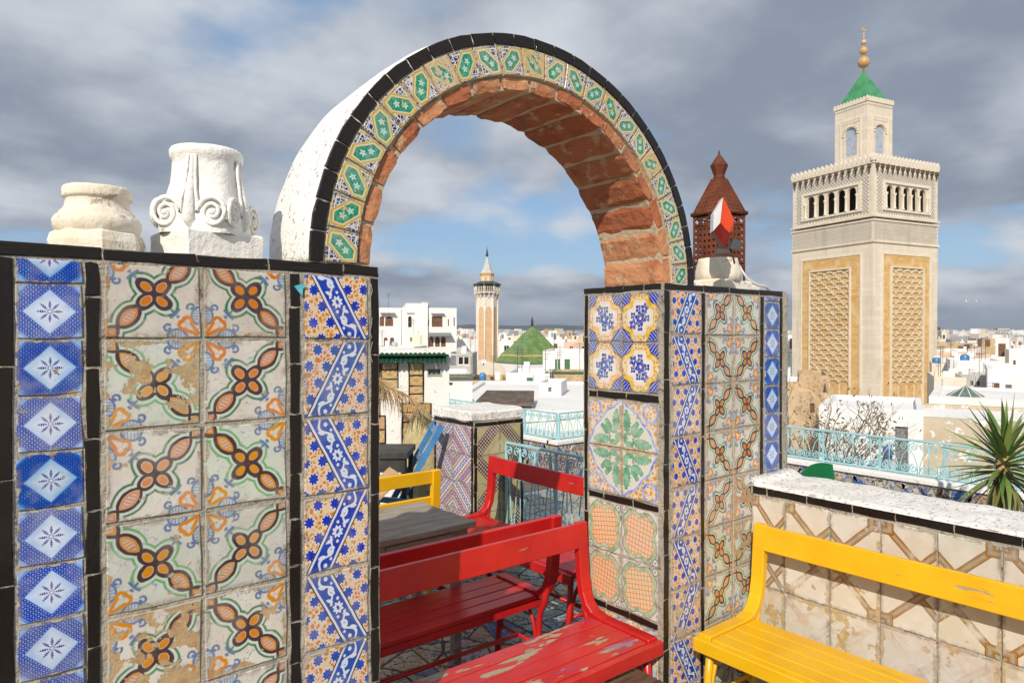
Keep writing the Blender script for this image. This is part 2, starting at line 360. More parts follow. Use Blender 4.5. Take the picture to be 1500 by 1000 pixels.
def mat_star():
    g = tile_start('star_band_glaze', 0.022); x, y = g.x, g.y; k = 0.70711
    bg = vermic(g, (0.70, 0.55, 0.40), (0.58, 0.19, 0.03), 14.0, 0.12)
    a = x*0.50+y*0.866; b = x*0.866-y*0.50      # band runs steeply from bottom left to top right
    # stars on a staggered lattice
    su, sv = 0.250, 0.232
    row = g.m('FLOOR', b/sv+0.5); ly = b-row*sv; lx0 = a+g.m('MODULO', abs(row), 2.0)*(su*0.5)+0.06
    lx = lx0-g.m('FLOOR', lx0/su+0.5)*su
    th = g.m('ARCTAN2', ly, lx); r = g.ln(lx, ly); ph = g.m('PINGPONG', th, math.pi/8)
    sd = r-(0.083-ph*0.076)
    col = g.mix(bg, (0.74, 0.66, 0.60), g.mask(sd-0.018, 0.012)); col = g.mix(col, g.mix((0.012, 0.03, 0.34), (0.04, 0.10, 0.50), g.noise(6.0, 2, 0.5, g.pv)), g.mask(sd, 0.010))
    ab = abs(b)
    col = g.mix(col, (0.02, 0.015, 0.02), g.mask(ab-0.178, 0.008)); col = g.mix(col, (0.66, 0.68, 0.74), g.mask(ab-0.160, 0.008))
    blue = g.mix((0.015, 0.04, 0.32), (0.05, 0.12, 0.46), g.noise(4.0, 2, 0.5, g.pv))
    col = g.mix(col, blue, g.mask(ab-0.128, 0.008))
    # white scrollwork, point-symmetric about the middle flower
    sg = g.m('SIGN', a); ua = abs(a); ub = b*sg
    fth = g.m('ARCTAN2', b, a); fr = g.ln(a, b); flower = fr-(0.075+g.m('COSINE', fth*8.0)*0.014); hole = g.ell(a, b, 0, 0, 0.036, 0.022)
    vine = abs(ub-g.m('SINE', ua*17.0)*0.062)-0.020
    ringA = g.mx(abs(g.ln(ua-0.265, ub+0.045)-0.052)-0.017, (ub+0.02)*-1.0-0.05); bl = g.ln(ua-0.275, ub+0.035)-0.024
    lf = g.mn(g.ves((ua-0.165)*0.8+(ub-0.055)*0.6, (ua-0.165)*-0.6+(ub-0.055)*0.8, 0.062, 0.024), g.ves((ua-0.40)*0.7+(ub-0.06)*0.7, (ua-0.40)*-0.7+(ub-0.06)*0.7, 0.06, 0.024), g.ln(ua-0.115, ub+0.062)-0.022, g.ln(ua-0.47, ub+0.05)-0.03, g.ln(ua-0.36, ub+0.085)-0.02)
    sc_ = g.mx(g.mn(g.mx(vine, 0.09-ua), ringA, bl, lf), ab-0.117)
    sc_ = g.mn(sc_, g.mx(flower, hole*-1.0))
    col = g.mix(col, (0.66, 0.70, 0.78), g.mask(sc_, 0.010))
    return tile_end(g, col, clay=(0.52, 0.33, 0.17), rough=0.22, edge=0.06, smear=0.8)
def quarter(g):
    """coordinates measured from the panel's middle (the tile's lower right corner in the unmirrored tile), 0..1"""
    return 0.5-g.x, 0.5+g.y
def mat_panel_blue():
    g = tile_start('blue_yellow_panel_glaze', 0.02); p, q = quarter(g); x, y = g.x, g.y; k = 0.70711
    a = (x-y)*k; b = (x+y)*k
    th = g.m('ARCTAN2', y, x); r = g.ln(x*0.98, y*1.0)
    car = r-(0.365+g.m('COSINE', th*4.0)*0.035+g.m('COSINE', th*8.0+math.pi)*0.030)
    n = g.noise(8.0, 3, 0.6, g.pv)
    blue = (0.025, 0.05, 0.36)
    leafy = g.m('SINE', (p+q)*70.0+n*5.0)
    ob = g.mix(blue, (0.36, 0.45, 0.70), g.sstep(leafy, 0.2, 0.6, 0.0, 0.9))
    yel = g.mix((0.62, 0.34, 0.05), (0.78, 0.53, 0.13), g.sstep(n, 0.35, 0.6))
    verm = vermic(g, (0.74, 0.62, 0.40), (0.62, 0.30, 0.07), 11.0, 0.11)
    near_edge = g.mn(abs(x), abs(y))
    band = g.mix(yel, verm, g.sstep(near_edge, 0.16, 0.24, 1.0, 0.0))
    col = g.mix(ob, band, g.mask(car-0.125, 0.01)); col = g.mix(col, (0.18, 0.06, 0.02), g.line(car-0.125, 0.008, 0.010))
    col = g.mix(col, (0.74, 0.70, 0.62), g.mask(car, 0.01)); col = g.mix(col, (0.55, 0.25, 0.06), g.line(car+0.006, 0.007, 0.01))
    col = g.mix(col, (0.65, 0.50, 0.40), g.line(car+0.05, 0.007, 0.01))
    # flower spray: petals packed in a diagonal blob
    v1 = g.voro(9.0, g.pv, 'F1', rand=0.85); v2 = g.voro(9.0, g.pv, 'DISTANCE_TO_EDGE', rand=0.85)
    wv = g.m('SINE', g.ln(x, y)*80.0+n*8.0)
    blob = g.ell(a, b, 0.0, 0.0, 0.33, 0.235)+(n-0.5)*0.16
    fl = None; vein = None
    for (ca, cb, fr_, fk) in ((-0.22, 0.03, 0.095, 5.0), (0.0, -0.03, 0.140, 6.0), (0.225, 0.03, 0.100, 5.0), (-0.10, 0.155, 0.072, 4.0), (0.10, 0.16, 0.066, 4.0), (-0.13, -0.16, 0.066, 4.0), (0.14, -0.155, 0.074, 4.0)):
        dd = g.ln(a-ca, b-cb); an = g.m('COSINE', g.m('ARCTAN2', b-cb, a-ca)*fk); sd_ = g.mx(dd-an*(fr_*0.22)-fr_, fr_*0.22-dd); vv = g.mx(abs(an+0.92)-0.10, fr_*0.3-dd)
        fl = sd_ if fl is None else g.mn(fl, g.mx(sd_, 0.010-fl))
    petal = g.mask(fl, 0.012)
    bl = g.mix((0.012, 0.022, 0.20), (0.05, 0.10, 0.42), g.sstep(v1, 0.1, 0.5))
    col = g.mix(col, bl, petal)
    col = g.mix(col, (0.60, 0.62, 0.70), g.m('MULTIPLY', petal, g.sstep(wv, 0.8, 0.95, 0.0, 0.5)))
    # leaf ribs around the panel's middle and the mid edges
    m1 = g.mx(p+q-0.24, p-0.2); col = g.mix(col, g.mix((0.30, 0.36, 0.46), blue, g.sstep(g.m('SINE', (p-q)*90.0), -0.2, 0.4)), g.mask(m1, 0.01))
    return tile_end(g, col, rough=0.2, edge=0.10, smear=0.35)
def mat_panel_green():
    g = tile_start('green_leaf_panel_glaze', 0.02); e, f = quarter(g); p = g.mx(e, f); q = g.mn(e, f)
    n = g.noise(8.0, 3, 0.6, g.pv)
    verm = vermic(g, (0.72, 0.62, 0.48), (0.60, 0.27, 0.08), 10.5, 0.12)
    bd = (g.m('POWER', g.m('ADD', g.m('POWER', e, 1.35), g.m('POWER', f, 1.35)), 1/1.35))-0.985+g.m('COSINE', (p-q)*9.0)*0.02
    body = g.mix((0.64, 0.64, 0.54), (0.70, 0.66, 0.56), n)
    col = g.mix(verm, body, g.mask(bd, 0.01))
    bl = g.mix((0.12, 0.22, 0.60), (0.38, 0.48, 0.74), g.sstep(n, 0.3, 0.6))
    ring = abs(g.ln(e-0.80, f-0.80)-0.19)-0.030
    col = g.mix(col, bl, g.mask(g.mn(abs(bd)-0.032, g.mx(ring, bd*-1.0)), 0.012)); col = g.mix(col, (0.66, 0.70, 0.78), g.line(bd+0.05, 0.012, 0.012))
    ser = g.m('SINE', p*75.0)*0.010
    l1 = g.ves((p-0.57), (q-0.14)+(p-0.57)*0.05, 0.27, 0.105)+ser*1.5; l2 = g.ves(p-0.22, q-0.10, 0.13, 0.065)+ser*0.6
    l3 = g.mn(g.ves((p-0.44)*0.86+(q-0.36)*0.5, (p-0.44)*-0.5+(q-0.36)*0.86, 0.15, 0.085), g.ln(p-0.55, q-0.43)-0.055, g.ln(p-0.36, q-0.34)-0.045)+g.m('SINE', (p-q)*60.0)*0.006
    gr = g.mix((0.09, 0.31, 0.17), (0.28, 0.52, 0.36), g.sstep(g.noise(5.0, 3, 0.6, g.pv), 0.35, 0.65))
    lv = g.mn(l1, l2, l3)
    col = g.mix(col, gr, g.mask(lv, 0.012)); col = g.mix(col, (0.03, 0.16, 0.08), g.m('MULTIPLY', g.line(lv, 0.005, 0.01), 0.7))
    hol = abs(g.ln(p-0.33, q-0.22)-0.022)-0.012; col = g.mix(col, (0.14, 0.26, 0.18), g.mask(hol, 0.01))
    rope = g.mx(q-0.045, p-0.83); col = g.mix(col, g.mix((0.60, 0.42, 0.14), (0.68, 0.60, 0.44), g.sstep(g.m('SINE', (p+q*0.8)*110.0), -0.2, 0.2)), g.mask(rope, 0.012))
    return tile_end(g, col, rough=0.24, edge=0.12, smear=0.45)
def mat_panel_scroll():
    g = tile_start('orange_lattice_panel_glaze', 0.022); e, f = quarter(g); x, y = g.x, g.y
    n = g.noise(8.0, 3, 0.6, g.pv); ax, ay = abs(x), abs(y)
    r = g.m('POWER', g.m('POWER', ax, 3.0)+g.m('POWER', ay, 3.0), 1/3.0)
    th = g.m('ARCTAN2', y, x); fd = r-0.385+g.m('COSINE', th*4.0+math.pi)*-0.03+g.m('COSINE', th*8.0)*0.018
    lat = g.mn(g.m('PINGPONG', (x+y*0.15)*11.0, 0.5), g.m('PINGPONG', (y-x*0.15)*11.0, 0.5))
    flo = g.mix((0.72, 0.58, 0.38), (0.58, 0.27, 0.08), g.sstep(lat, 0.10, 0.16, 1.0, 0.0))
    flo = g.mix(flo, (0.66, 0.40, 0.15), g.sstep(lat, 0.30, 0.36, 0.0, 0.7))
    body = g.mix((0.60, 0.60, 0.54), (0.67, 0.64, 0.56), n)
    col = body
    sp = None
    for (cx, cy, rr) in ((0.07, 0.93, 0.075), (0.16, 0.80, 0.06), (0.93, 0.07, 0.075), (0.80, 0.16, 0.06), (0.06, 0.76, 0.05), (0.76, 0.06, 0.05)):
        dd = g.ln(e-cx, f-cy); sdv = abs(abs(dd-rr*0.55)-rr*0.42)-0.010; sp = sdv if sp is None else g.mn(sp, sdv)
    col = g.mix(col, g.mix((0.20, 0.28, 0.48), (0.06, 0.05, 0.06), n), g.mask(sp, 0.012))
    gr = g.mix((0.16, 0.33, 0.14), (0.42, 0.55, 0.36), g.sstep(n, 0.3, 0.6))
    col = g.mix(col, gr, g.mask(abs(fd-0.045)-0.036, 0.014)); col = g.mix(col, (0.07, 0.10, 0.06), g.line(fd-0.088, 0.006, 0.01))
    col = g.mix(col, flo, g.mask(fd, 0.01)); col = g.mix(col, (0.35, 0.18, 0.06), g.line(fd, 0.006, 0.01))
    return tile_end(g, col, rough=0.26, edge=0.13, smear=0.6)
def mat_strap(pale=False):
    g = tile_start('faded_marbled_glaze' if pale else 'strapwork_glaze', 0.016); x, y = g.x, g.y; k = 0.70711
    n = g.noise(7.0, 3, 0.6, g.pv); a = (x+y)*k; b = (y-x)*k
    body = g.mix((0.63, 0.575, 0.48), (0.68, 0.65, 0.585), g.sstep(g.noise(2.4, 4, 0.6, g.pv), 0.35, 0.65))
    body = g.mix(body, (0.64, 0.50, 0.44), g.sstep(g.rnd, 0.7, 0.95, 0.0, 0.25))
    fade = g.sstep(g.noise(1.8, 4, 0.65, g.vadd(g.pv, (4.0, 4.0, 2.0)))+g.wear*0.28, 0.58, 0.74, 1.0, 0.15)
    if pale:
        fade = fade*0.22; vein = g.noise(3.0, 6, 0.7, g.vadd(g.pv, (2., 3., 5.)), dist=1.0); body = g.mix(body, (0.60, 0.46, 0.34), g.sstep(vein, 0.46, 0.62, 0.0, 0.7)); body = g.mix(body, (0.55, 0.55, 0.52), g.sstep(g.noise(4.0, 5, 0.7, g.pv), 0.52, 0.66, 0.0, 0.6))
    def band(d, col):
        s = g.m('MULTIPLY', g.mask(abs(d)-0.070, 0.012), fade)
        c2 = g.mix((0.52, 0.22, 0.02), (0.30, 0.20, 0.09), g.mask(abs(d)-0.048, 0.02)); c2 = g.mix(c2, g.mix((0.22, 0.19, 0.17), (0.55, 0.47, 0.32), n), g.mask(abs(d)-0.026, 0.02)); c2 = g.mix(c2, (0.16, 0.07, 0.03), g.line(abs(d)-0.063, 0.007, 0.01))
        return g.mix(col, c2, s)
    col = band(a+0.30, body)
    col = band(b, col)
    col = band(g.mx(abs(x-0.5)-0.16, abs(y-0.5)-0.16)*0.9, col)
    return tile_end(g, col, clay=(0.46, 0.32, 0.15), clay2=(0.58, 0.45, 0.27), rough=0.3, chip_scale=2.6, smear=0.9)
def mat_arch():
    g = tile_start('green_hexagon_glaze', 0.03); x, y = g.x, g.y; k = 0.70711
    a = (x+y)*k; b = (y-x)*k; aa, ab = abs(a), abs(b)
    n = g.noise(8.0, 3, 0.6, g.pv)
    hexd = g.mx(ab-0.21, aa*0.72+ab*0.60-0.345)
    v = g.voro(7.5, g.pv, 'DISTANCE_TO_EDGE', rand=0.9)
    kn = g.mix((0.02, 0.035, 0.15), (0.60, 0.60, 0.60), g.sstep(v, 0.06, 0.11, 1.0, 0.0))
    kn = g.mix(kn, (0.70, 0.66, 0.56), g.line(g.mx(abs(x), abs(y))-0.40, 0.018, 0.012))
    col = kn
    col = g.mix(col, (0.70, 0.62, 0.46), g.mask(hexd-0.115, 0.012)); col = g.mix(col, (0.62, 0.42, 0.09), g.mask(hexd-0.085, 0.012)); col = g.mix(col, (0.68, 0.62, 0.46), g.mask(hexd-0.035, 0.01)); col = g.mix(col, (0.14, 0.08, 0.03), g.line(hexd-0.088, 0.006, 0.01))
    gr = g.mix((0.02, 0.19, 0.12), (0.09, 0.34, 0.23), g.sstep(n, 0.35, 0.65)); col = g.mix(col, gr, g.mask(hexd, 0.012))
    la = aa-0.145; th = g.m('ARCTAN2', b, la); fl = g.ln(la, b)-(0.085+g.m('COSINE', th*5.0)*0.034)
    col = g.mix(col, (0.52, 0.68, 0.60), g.mask(fl, 0.016)); col = g.mix(col, (0.10, 0.30, 0.22), g.mask(g.ln(la, b)-0.018, 0.01))
    return tile_end(g, col, clay=(0.54, 0.39, 0.18), clay2=(0.64, 0.52, 0.30), rough=0.22, edge=0.17, smear=0.6)
def mat_diag():
    g = tile_start('diagonal_ribbon_glaze', 0.012); x, y = g.x, g.y; k = 0.70711
    a = (x+y)*k; b = (y-x)*k; n = g.noise(8.0, 3, 0.6, g.pv)
    lane = g.m('PINGPONG', b*2.8+0.25, 0.5)                       # ribbons
    idx = g.m('FLOOR', b*2.8+0.25); fr = (b*2.8+0.25)-idx
    base = g.mix((0.68, 0.60, 0.58), (0.58, 0.33, 0.24), g.m('MULTIPLY', g.sstep(g.m('MODULO', abs(idx), 2.0), 0.4, 0.6), 0.85))
    s = abs((fr-0.5)-g.m('SINE', a*26.0)*0.22)-0.085
    curls = abs(g.ln(g.m('PINGPONG', a*4.0, 0.5)*0.6-0.15, (fr-0.5)*0.8)-0.14)-0.05
    col = g.mix(base, (0.10, 0.14, 0.42), g.m('MULTIPLY', g.mask(g.mn(s, curls), 0.06), 0.85))
    col = g.mix(col, (0.70, 0.66, 0.64), g.sstep(lane, 0.10, 0.13, 1.0, 0.0)); col = g.mix(col, (0.13, 0.06, 0.08), g.sstep(lane, 0.045, 0.065, 1.0, 0.0))
    return tile_end(g, col, clay=(0.60, 0.30, 0.20), clay2=(0.66, 0.42, 0.3), rough=0.25, smear=0.3)
def mat_ring():
    g = tile_start('dark_ring_glaze', 0.014); x, y = g.x, g.y; k = 0.70711
    b = (y-x)*k; a = (x+y)*k
    col = g.mix((0.40, 0.36, 0.16), (0.50, 0.45, 0.25), g.noise(5.0, 3, 0.6, g.pv))
    cx_ = g.m('PINGPONG', a*5.0, 0.5)-0.25; cy_ = g.m('PINGPONG', (b-0.1)*5.0, 0.5)-0.25
    d = abs(g.ln(cx_, cy_)-0.27)-0.10
    dk = g.mix((0.62, 0.46, 0.38), (0.05, 0.03, 0.035), g.mask(d, 0.04))
    col = g.mix(col, dk, g.mask(abs(b-0.10)-0.20, 0.012)); col = g.mix(col, (0.06, 0.04, 0.04), g.line(abs(b-0.10)-0.20, 0.012, 0.01))
    col = g.mix(col, (0.52, 0.47, 0.28), g.mask(b+0.34, 0.012))
    return tile_end(g, col, rough=0.3, smear=0.3)
def mat_ochre():
    g = tile_start('ochre_ornament_glaze', 0.02); x, y = g.x, g.y; ax, ay = abs(x), abs(y)
    u = g.m('PINGPONG', ax*4.0, 0.5); v = g.m('PINGPONG', ay*4.0, 0.5)
    d = abs(g.ln(u-0.25, v-0.25)-0.2)-0.07
    col = g.mix((0.66, 0.50, 0.24), (0.50, 0.24, 0.07), g.mask(d, 0.05))
    col = g.mix(col, (0.58, 0.58, 0.50), g.m('MULTIPLY', g.line(ax+ay-0.45, 0.035, 0.02), g.sstep(g.rnd, 0.4, 0.6)))
    col = g.mix(col, (0.22, 0.26, 0.30), g.m('MULTIPLY', g.mask(g.ln(x, y)-0.10, 0.02), 0.7))
    return tile_end(g, col, smear=0.3)
def mat_black():
    g = tile_start('black_glaze', 0.0)
    col = g.mix((0.010, 0.008, 0.007), (0.022, 0.016, 0.012), g.noise(3.0, 3, 0.6, g.pv))
    de = 0.5-g.mx(abs(g.x0), abs(g.y0))
    scuff = g.sstep(g.noise(5.0, 6, 0.7, g.pv)+g.sstep(de, 0.0, 0.05, 0.10, 0.0)+g.wear*0.16, 0.74, 0.84, 0.0, 0.7)
    col = g.mix(col, (0.20, 0.17, 0.14), scuff)
    g.bump(g.noise(4.0, 3, 0.5, g.pv)+scuff*0.3, 0.3, 0.004)
    return g.fin(col, g.m('MULTIPLY_ADD', scuff, 0.6, 0.09), 0.32)
FLORAL, BLUE, STAR, PBLUE, PGREEN, PSCROLL, STRAP, ARCHT, DIAG, RINGT, OCHRE, BLACK = (f() for f in (mat_floral, mat_blue, mat_star, mat_panel_blue, mat_panel_green, mat_panel_scroll, mat_strap, mat_arch, mat_diag, mat_ring, mat_ochre, mat_black))

STRAPPALE = mat_strap(True)
MORTAR = surf('mortar', (0.33, 0.30, 0.25), (0.42, 0.38, 0.31), 9, 0.95, 0.9, 55, 0.012, 0.15, (0.26, 0.23, 0.19), 0.60)
CEMENT = surf('sandy_cement', (0.50, 0.40, 0.27), (0.58, 0.48, 0.33), 8, 0.95, 0.8, 40, 0.01, 0.15, (0.40, 0.33, 0.24), 0.60)
CONCRETE = surf('grey_concrete', (0.26, 0.25, 0.21), (0.36, 0.34, 0.28), 6, 0.95, 0.8, 40, 0.01, 0.15, (0.14, 0.13, 0.11), 0.60)
LIME = surf('limewash', (0.78, 0.77, 0.74), (0.83, 0.82, 0.80), 5, 0.9, 0.7, 45, 0.008, 0.2, (0.50, 0.49, 0.46), 0.63, 22)
FLAKED = surf('flaked_limewash', (0.76, 0.74, 0.70), (0.82, 0.80, 0.77), 6, 0.92, 0.9, 60, 0.008, 0.2, (0.60, 0.58, 0.54), 0.585, 50)
OLDWHITE = surf('aged_white_stone', (0.74, 0.66, 0.53), (0.80, 0.76, 0.68), 7, 0.9, 0.8, 45, 0.006, 0.2, (0.52, 0.42, 0.30), 0.60, 14)
def mat_brick():
    g = G('old_red_brick', 'Object'); oi = g.n('ShaderNodeObjectInfo'); rr = X(g, oi.outputs['Random'])
    v = g.vadd(g.tc.outputs['Object'], g.comb(rr*9.0, rr*5.0, rr*3.0))
    c = g.mix((0.43, 0.15, 0.075), (0.56, 0.27, 0.14), g.sstep(rr, 0.1, 0.9)); c = g.mix(c, (0.33, 0.10, 0.055), g.sstep(g.noise(9.0, 5, 0.65, v), 0.48, 0.68, 0.0, 0.8))
    c = g.mix(c, (0.20, 0.13, 0.10), g.sstep(g.noise(6.0, 4, 0.6, v), 0.60, 0.70, 0.0, 0.8)); c = g.mix(c, (0.58, 0.42, 0.26), g.sstep(g.noise(11.0, 6, 0.7, v), 0.55, 0.62, 0.0, 0.8))
    g.bump(g.noise(28.0, 6, 0.65, v), 1.0, 0.012); return g.fin(c, 0.92, 0.15)
BRICK = mat_brick()
def paint(name, c, c2, under=(0.32, 0.27, 0.18), wear=0.0, rough=0.32):
    g = G(name, 'Object'); col = g.mix(c, c2, g.sstep(g.noise(5.0, 4, 0.6), 0.3, 0.7))
    mp = g.n('ShaderNodeMapping'); g.nt.links.new(g.tc.outputs['Object'], mp.inputs[0]); mp.inputs['Scale'].default_value = (0.28, 1.0, 1.0)
    n = g.noise(11.0, 6, 0.62, mp.outputs[0]); k = g.sstep(n, 0.70-wear, 0.725-wear)
    col = g.mix(col, g.mix(under, (0.42, 0.37, 0.27), g.noise(30.0, 3)), k)
    if wear > 0.1: col = g.mix(col, (0.30, 0.05, 0.20), g.m('MULTIPLY', g.sstep(g.noise(9.0, 6, 0.7, g.vadd(mp.outputs[0], (3., 5., 1.))), 0.56, 0.62), 0.5))
    gr = g.noise(60.0, 3, 0.6, mp.outputs[0])
    col = g.mix(col, (0.10, 0.07, 0.04), g.m('MULTIPLY', g.sstep(g.noise(16.0, 6, 0.7, g.vadd(mp.outputs[0], (9., 2., 4.))), 0.58, 0.72), 0.14))
    g.bump(g.m('MULTIPLY_ADD', k, -0.8, gr*0.35), 0.5, 0.004)
    return g.fin(col, g.m('MULTIPLY_ADD', k, 0.5, rough), 0.5)
RED = paint('red_paint', (0.46, 0.010, 0.012), (0.56, 0.018, 0.014), wear=0.0)
REDWORN = paint('worn_red_paint', (0.50, 0.022, 0.018), (0.58, 0.035, 0.028), wear=0.135)
YELLOW = paint('yellow_paint', (0.76, 0.41, 0.008), (0.82, 0.48, 0.012), (0.40, 0.26, 0.08), wear=0.025)
AQUA = paint('pale_blue_paint', (0.27, 0.54, 0.60), (0.36, 0.61, 0.66), (0.20, 0.16, 0.12), wear=0.0, rough=0.4)
CHAIRBLUE = paint('blue_paint', (0.05, 0.19, 0.42), (0.08, 0.26, 0.52), wear=0.02)
def mat_wood(name, c, c2):
    g = G(name, 'Object'); mp = g.n('ShaderNodeMapping'); g.nt.links.new(g.tc.outputs['Object'], mp.inputs[0]); mp.inputs['Scale'].default_value = (0.8, 7.0, 7.0)
    n = g.noise(6.0, 6, 0.65, mp.outputs[0], dist=0.6); col = g.mix(c, c2, g.sstep(n, 0.32, 0.68)); col = g.mix(col, (0.03, 0.022, 0.016), g.sstep(g.noise(14.0, 4, 0.7, mp.outputs[0]), 0.60, 0.70))
    g.bump(n, 0.6, 0.005); return g.fin(col, 0.8, 0.25)
GREYWOOD = mat_wood('weathered_grey_wood', (0.26, 0.215, 0.165), (0.40, 0.345, 0.28)); DARKWOOD = mat_wood('dark_brown_wood', (0.07, 0.035, 0.02), (0.15, 0.085, 0.05))
RUST = surf('rusted_iron', (0.11, 0.030, 0.014), (0.17, 0.048, 0.020), 14, 0.8, 0.6, 60, 0.004, 0.3, (0.07, 0.03, 0.022), 0.6)
# ------------------------------------------------------------------ ground and terrace floor
EARTH = surf('dusty_town_ground', (0.30, 0.28, 0.25), (0.42, 0.39, 0.35), 0.02, 0.95, 0)
gb = MB(); gb.add([(-9000, -9000, 0), (9000, -9000, 0), (9000, 9000, 0), (-9000, 9000, 0)], [(0, 1, 2, 3)])
tag(gb.build('ground', EARTH, loc=(0, 0, -9.2)), kind='structure')
FLOORM = surf('dark_floor_mortar', (0.10, 0.095, 0.085), (0.17, 0.16, 0.14), 7, 0.9, 0.8, 50, 0.01, 0.2)
fb = MB(); fb.box(-3.5, 6.5, -2.5, 5.93, -0.35, 0.0); fb.box(-3.5, 5.45, 5.93, 9.6, -0.35, 0.0)
floor = tag(fb.build('terrace_floor', FLOORM), kind='structure')
DECK = surf('limewashed_terrace_block', (0.74, 0.73, 0.70), (0.80, 0.79, 0.77), 0.6, 0.9, 0.3, 8, 0.03)
db = MB(); db.box(-3.4, 6.4, -2.4, 5.85, -9.2, -0.35); db.box(-3.4, 5.35, 5.85, 9.5, -9.2, -0.35)
tag(db.build('terrace_block', DECK), kind='structure')
def mat_shard():
    g = G('broken_glazed_tile', 'Object'); oi = g.n('ShaderNodeObjectInfo'); r = X(g, oi.outputs['Random'])
    v = g.vadd(g.tc.outputs['Object'], g.comb(r*9.0, r*15.0, r*4.0))
    base = g.mix((0.52, 0.47, 0.38), (0.44, 0.27, 0.16), g.sstep(r, 0.35, 0.6)); base = g.mix(base, (0.06, 0.13, 0.36), g.sstep(r, 0.66, 0.7)); base = g.mix(base, (0.34, 0.40, 0.36), g.sstep(r, 0.86, 0.9))
    wv = g.noise(16.0, 2, 0.5, v, dist=1.2)
    ink = g.mix((0.06, 0.10, 0.30), (0.08, 0.05, 0.04), g.sstep(g.noise(3.0, 2, 0.5, v), 0.45, 0.55)); ink = g.mix(ink, (0.46, 0.24, 0.06), g.sstep(g.noise(5.0, 2, 0.5, v), 0.56, 0.6))
    col = g.mix(base, ink, g.line(wv-0.5, 0.045, 0.03)); col = g.mix(col, (0.55, 0.55, 0.52), g.m('MULTIPLY', g.line(g.noise(22.0, 1, 0.5, v)-0.42, 0.02, 0.02), 0.6))
    col = g.mix(col, (0.20, 0.18, 0.15), g.sstep(g.noise(9.0, 5, 0.7, v), 0.55, 0.7, 0.0, 0.75))
    g.bump(g.noise(20.0, 3), 0.3, 0.004); return g.fin(col, 0.35, 0.45)
SHARD = mat_shard()
def shard_field(u0, u1, v0, v1, step, seed, gap=0.012):
    """irregular broken-tile outlines filling a rectangle: list of (centre, outline)"""
    rr = random.Random(seed); nu, nv = max(1, round((u1-u0)/step)), max(1, round((v1-v0)/step)); du, dv = (u1-u0)/nu, (v1-v0)/nv
    P = {(i, j): (u0+i*du+(rr.uniform(-.34, .34)*du if 0 < i < nu else 0), v0+j*dv+(rr.uniform(-.34, .34)*dv if 0 < j < nv else 0)) for i in range(nu+1) for j in range(nv+1)}
    out = []
    for i in range(nu):
        for j in range(nv):
            q = [P[i, j], P[i+1, j], P[i+1, j+1], P[i, j+1]]
            polys = [q] if rr.random() < 0.45 else ([[q[0], q[1], q[2]], [q[0], q[2], q[3]]] if rr.random() < 0.5 else [[q[0], q[1], q[3]], [q[1], q[2], q[3]]])
            for pl in polys:
                cx = sum(a for a, b in pl)/len(pl); cy = sum(b for a, b in pl)/len(pl); o = []
                for a, b in pl:
                    d = math.hypot(a-cx, b-cy); k = max(0.3, 1-gap/max(d, 1e-3)); o.append((cx+(a-cx)*k, cy+(b-cy)*k))
                out.append(((cx, cy), o))
    return out
def shard_mesh(c, o, t, flat=True):
    m = MB(); n = len(o); q = 0.82
    base = [(a-c[0], b-c[1]) for a, b in o]
    vs = [(a, b, 0) for a, b in base]+[(a, b, t*0.6) for a, b in base]+[(a*0.93, b*0.93, t) for a, b in base]
    fs = [tuple(range(2*n, 3*n))]+[(k*n+i, k*n+(i+1) % n, (k+1)*n+(i+1) % n, (k+1)*n+i) for k in (0, 1) for i in range(n)]
    if not flat: vs = [(a, -d, b) for a, b, d in vs]
    return m.add(vs, fs).mesh('tile_shard', SHARD)
for c, o in shard_field(1.0, 2.5, 2.3, 3.7, 0.17, 3):
    s_ = link('floor_tile_shard', shard_mesh(c, o, 0.008), floor, (c[0], c[1], 0.001)); s_.rotation_euler = (rnd.uniform(-.02, .02), rnd.uniform(-.02, .02), 0)
rest = MB()
for (a0, a1, b0, b1) in ((-1.0, 1.0, 2.3, 4.6), (1.0, 2.5, 3.7, 5.2), (-0.6, 2.2, -0.6, 1.7), (2.5, 5.2, 2.4, 5.6), (3.4, 6.2, -0.5, 2.4)):
    for c, o in shard_field(a0, a1, b0, b1, 0.17, 11):
        n = len(o); rest.add([(a, b, 0.001) for a, b in o]+[(a, b, 0.008) for a, b in o], [tuple(range(n, 2*n))]+[(i, (i+1) % n, n+(i+1) % n, n+i) for i in range(n)])
ro = rest.build('floor_tile_shards', SHARD, floor); ro['kind'] = 'stuff'

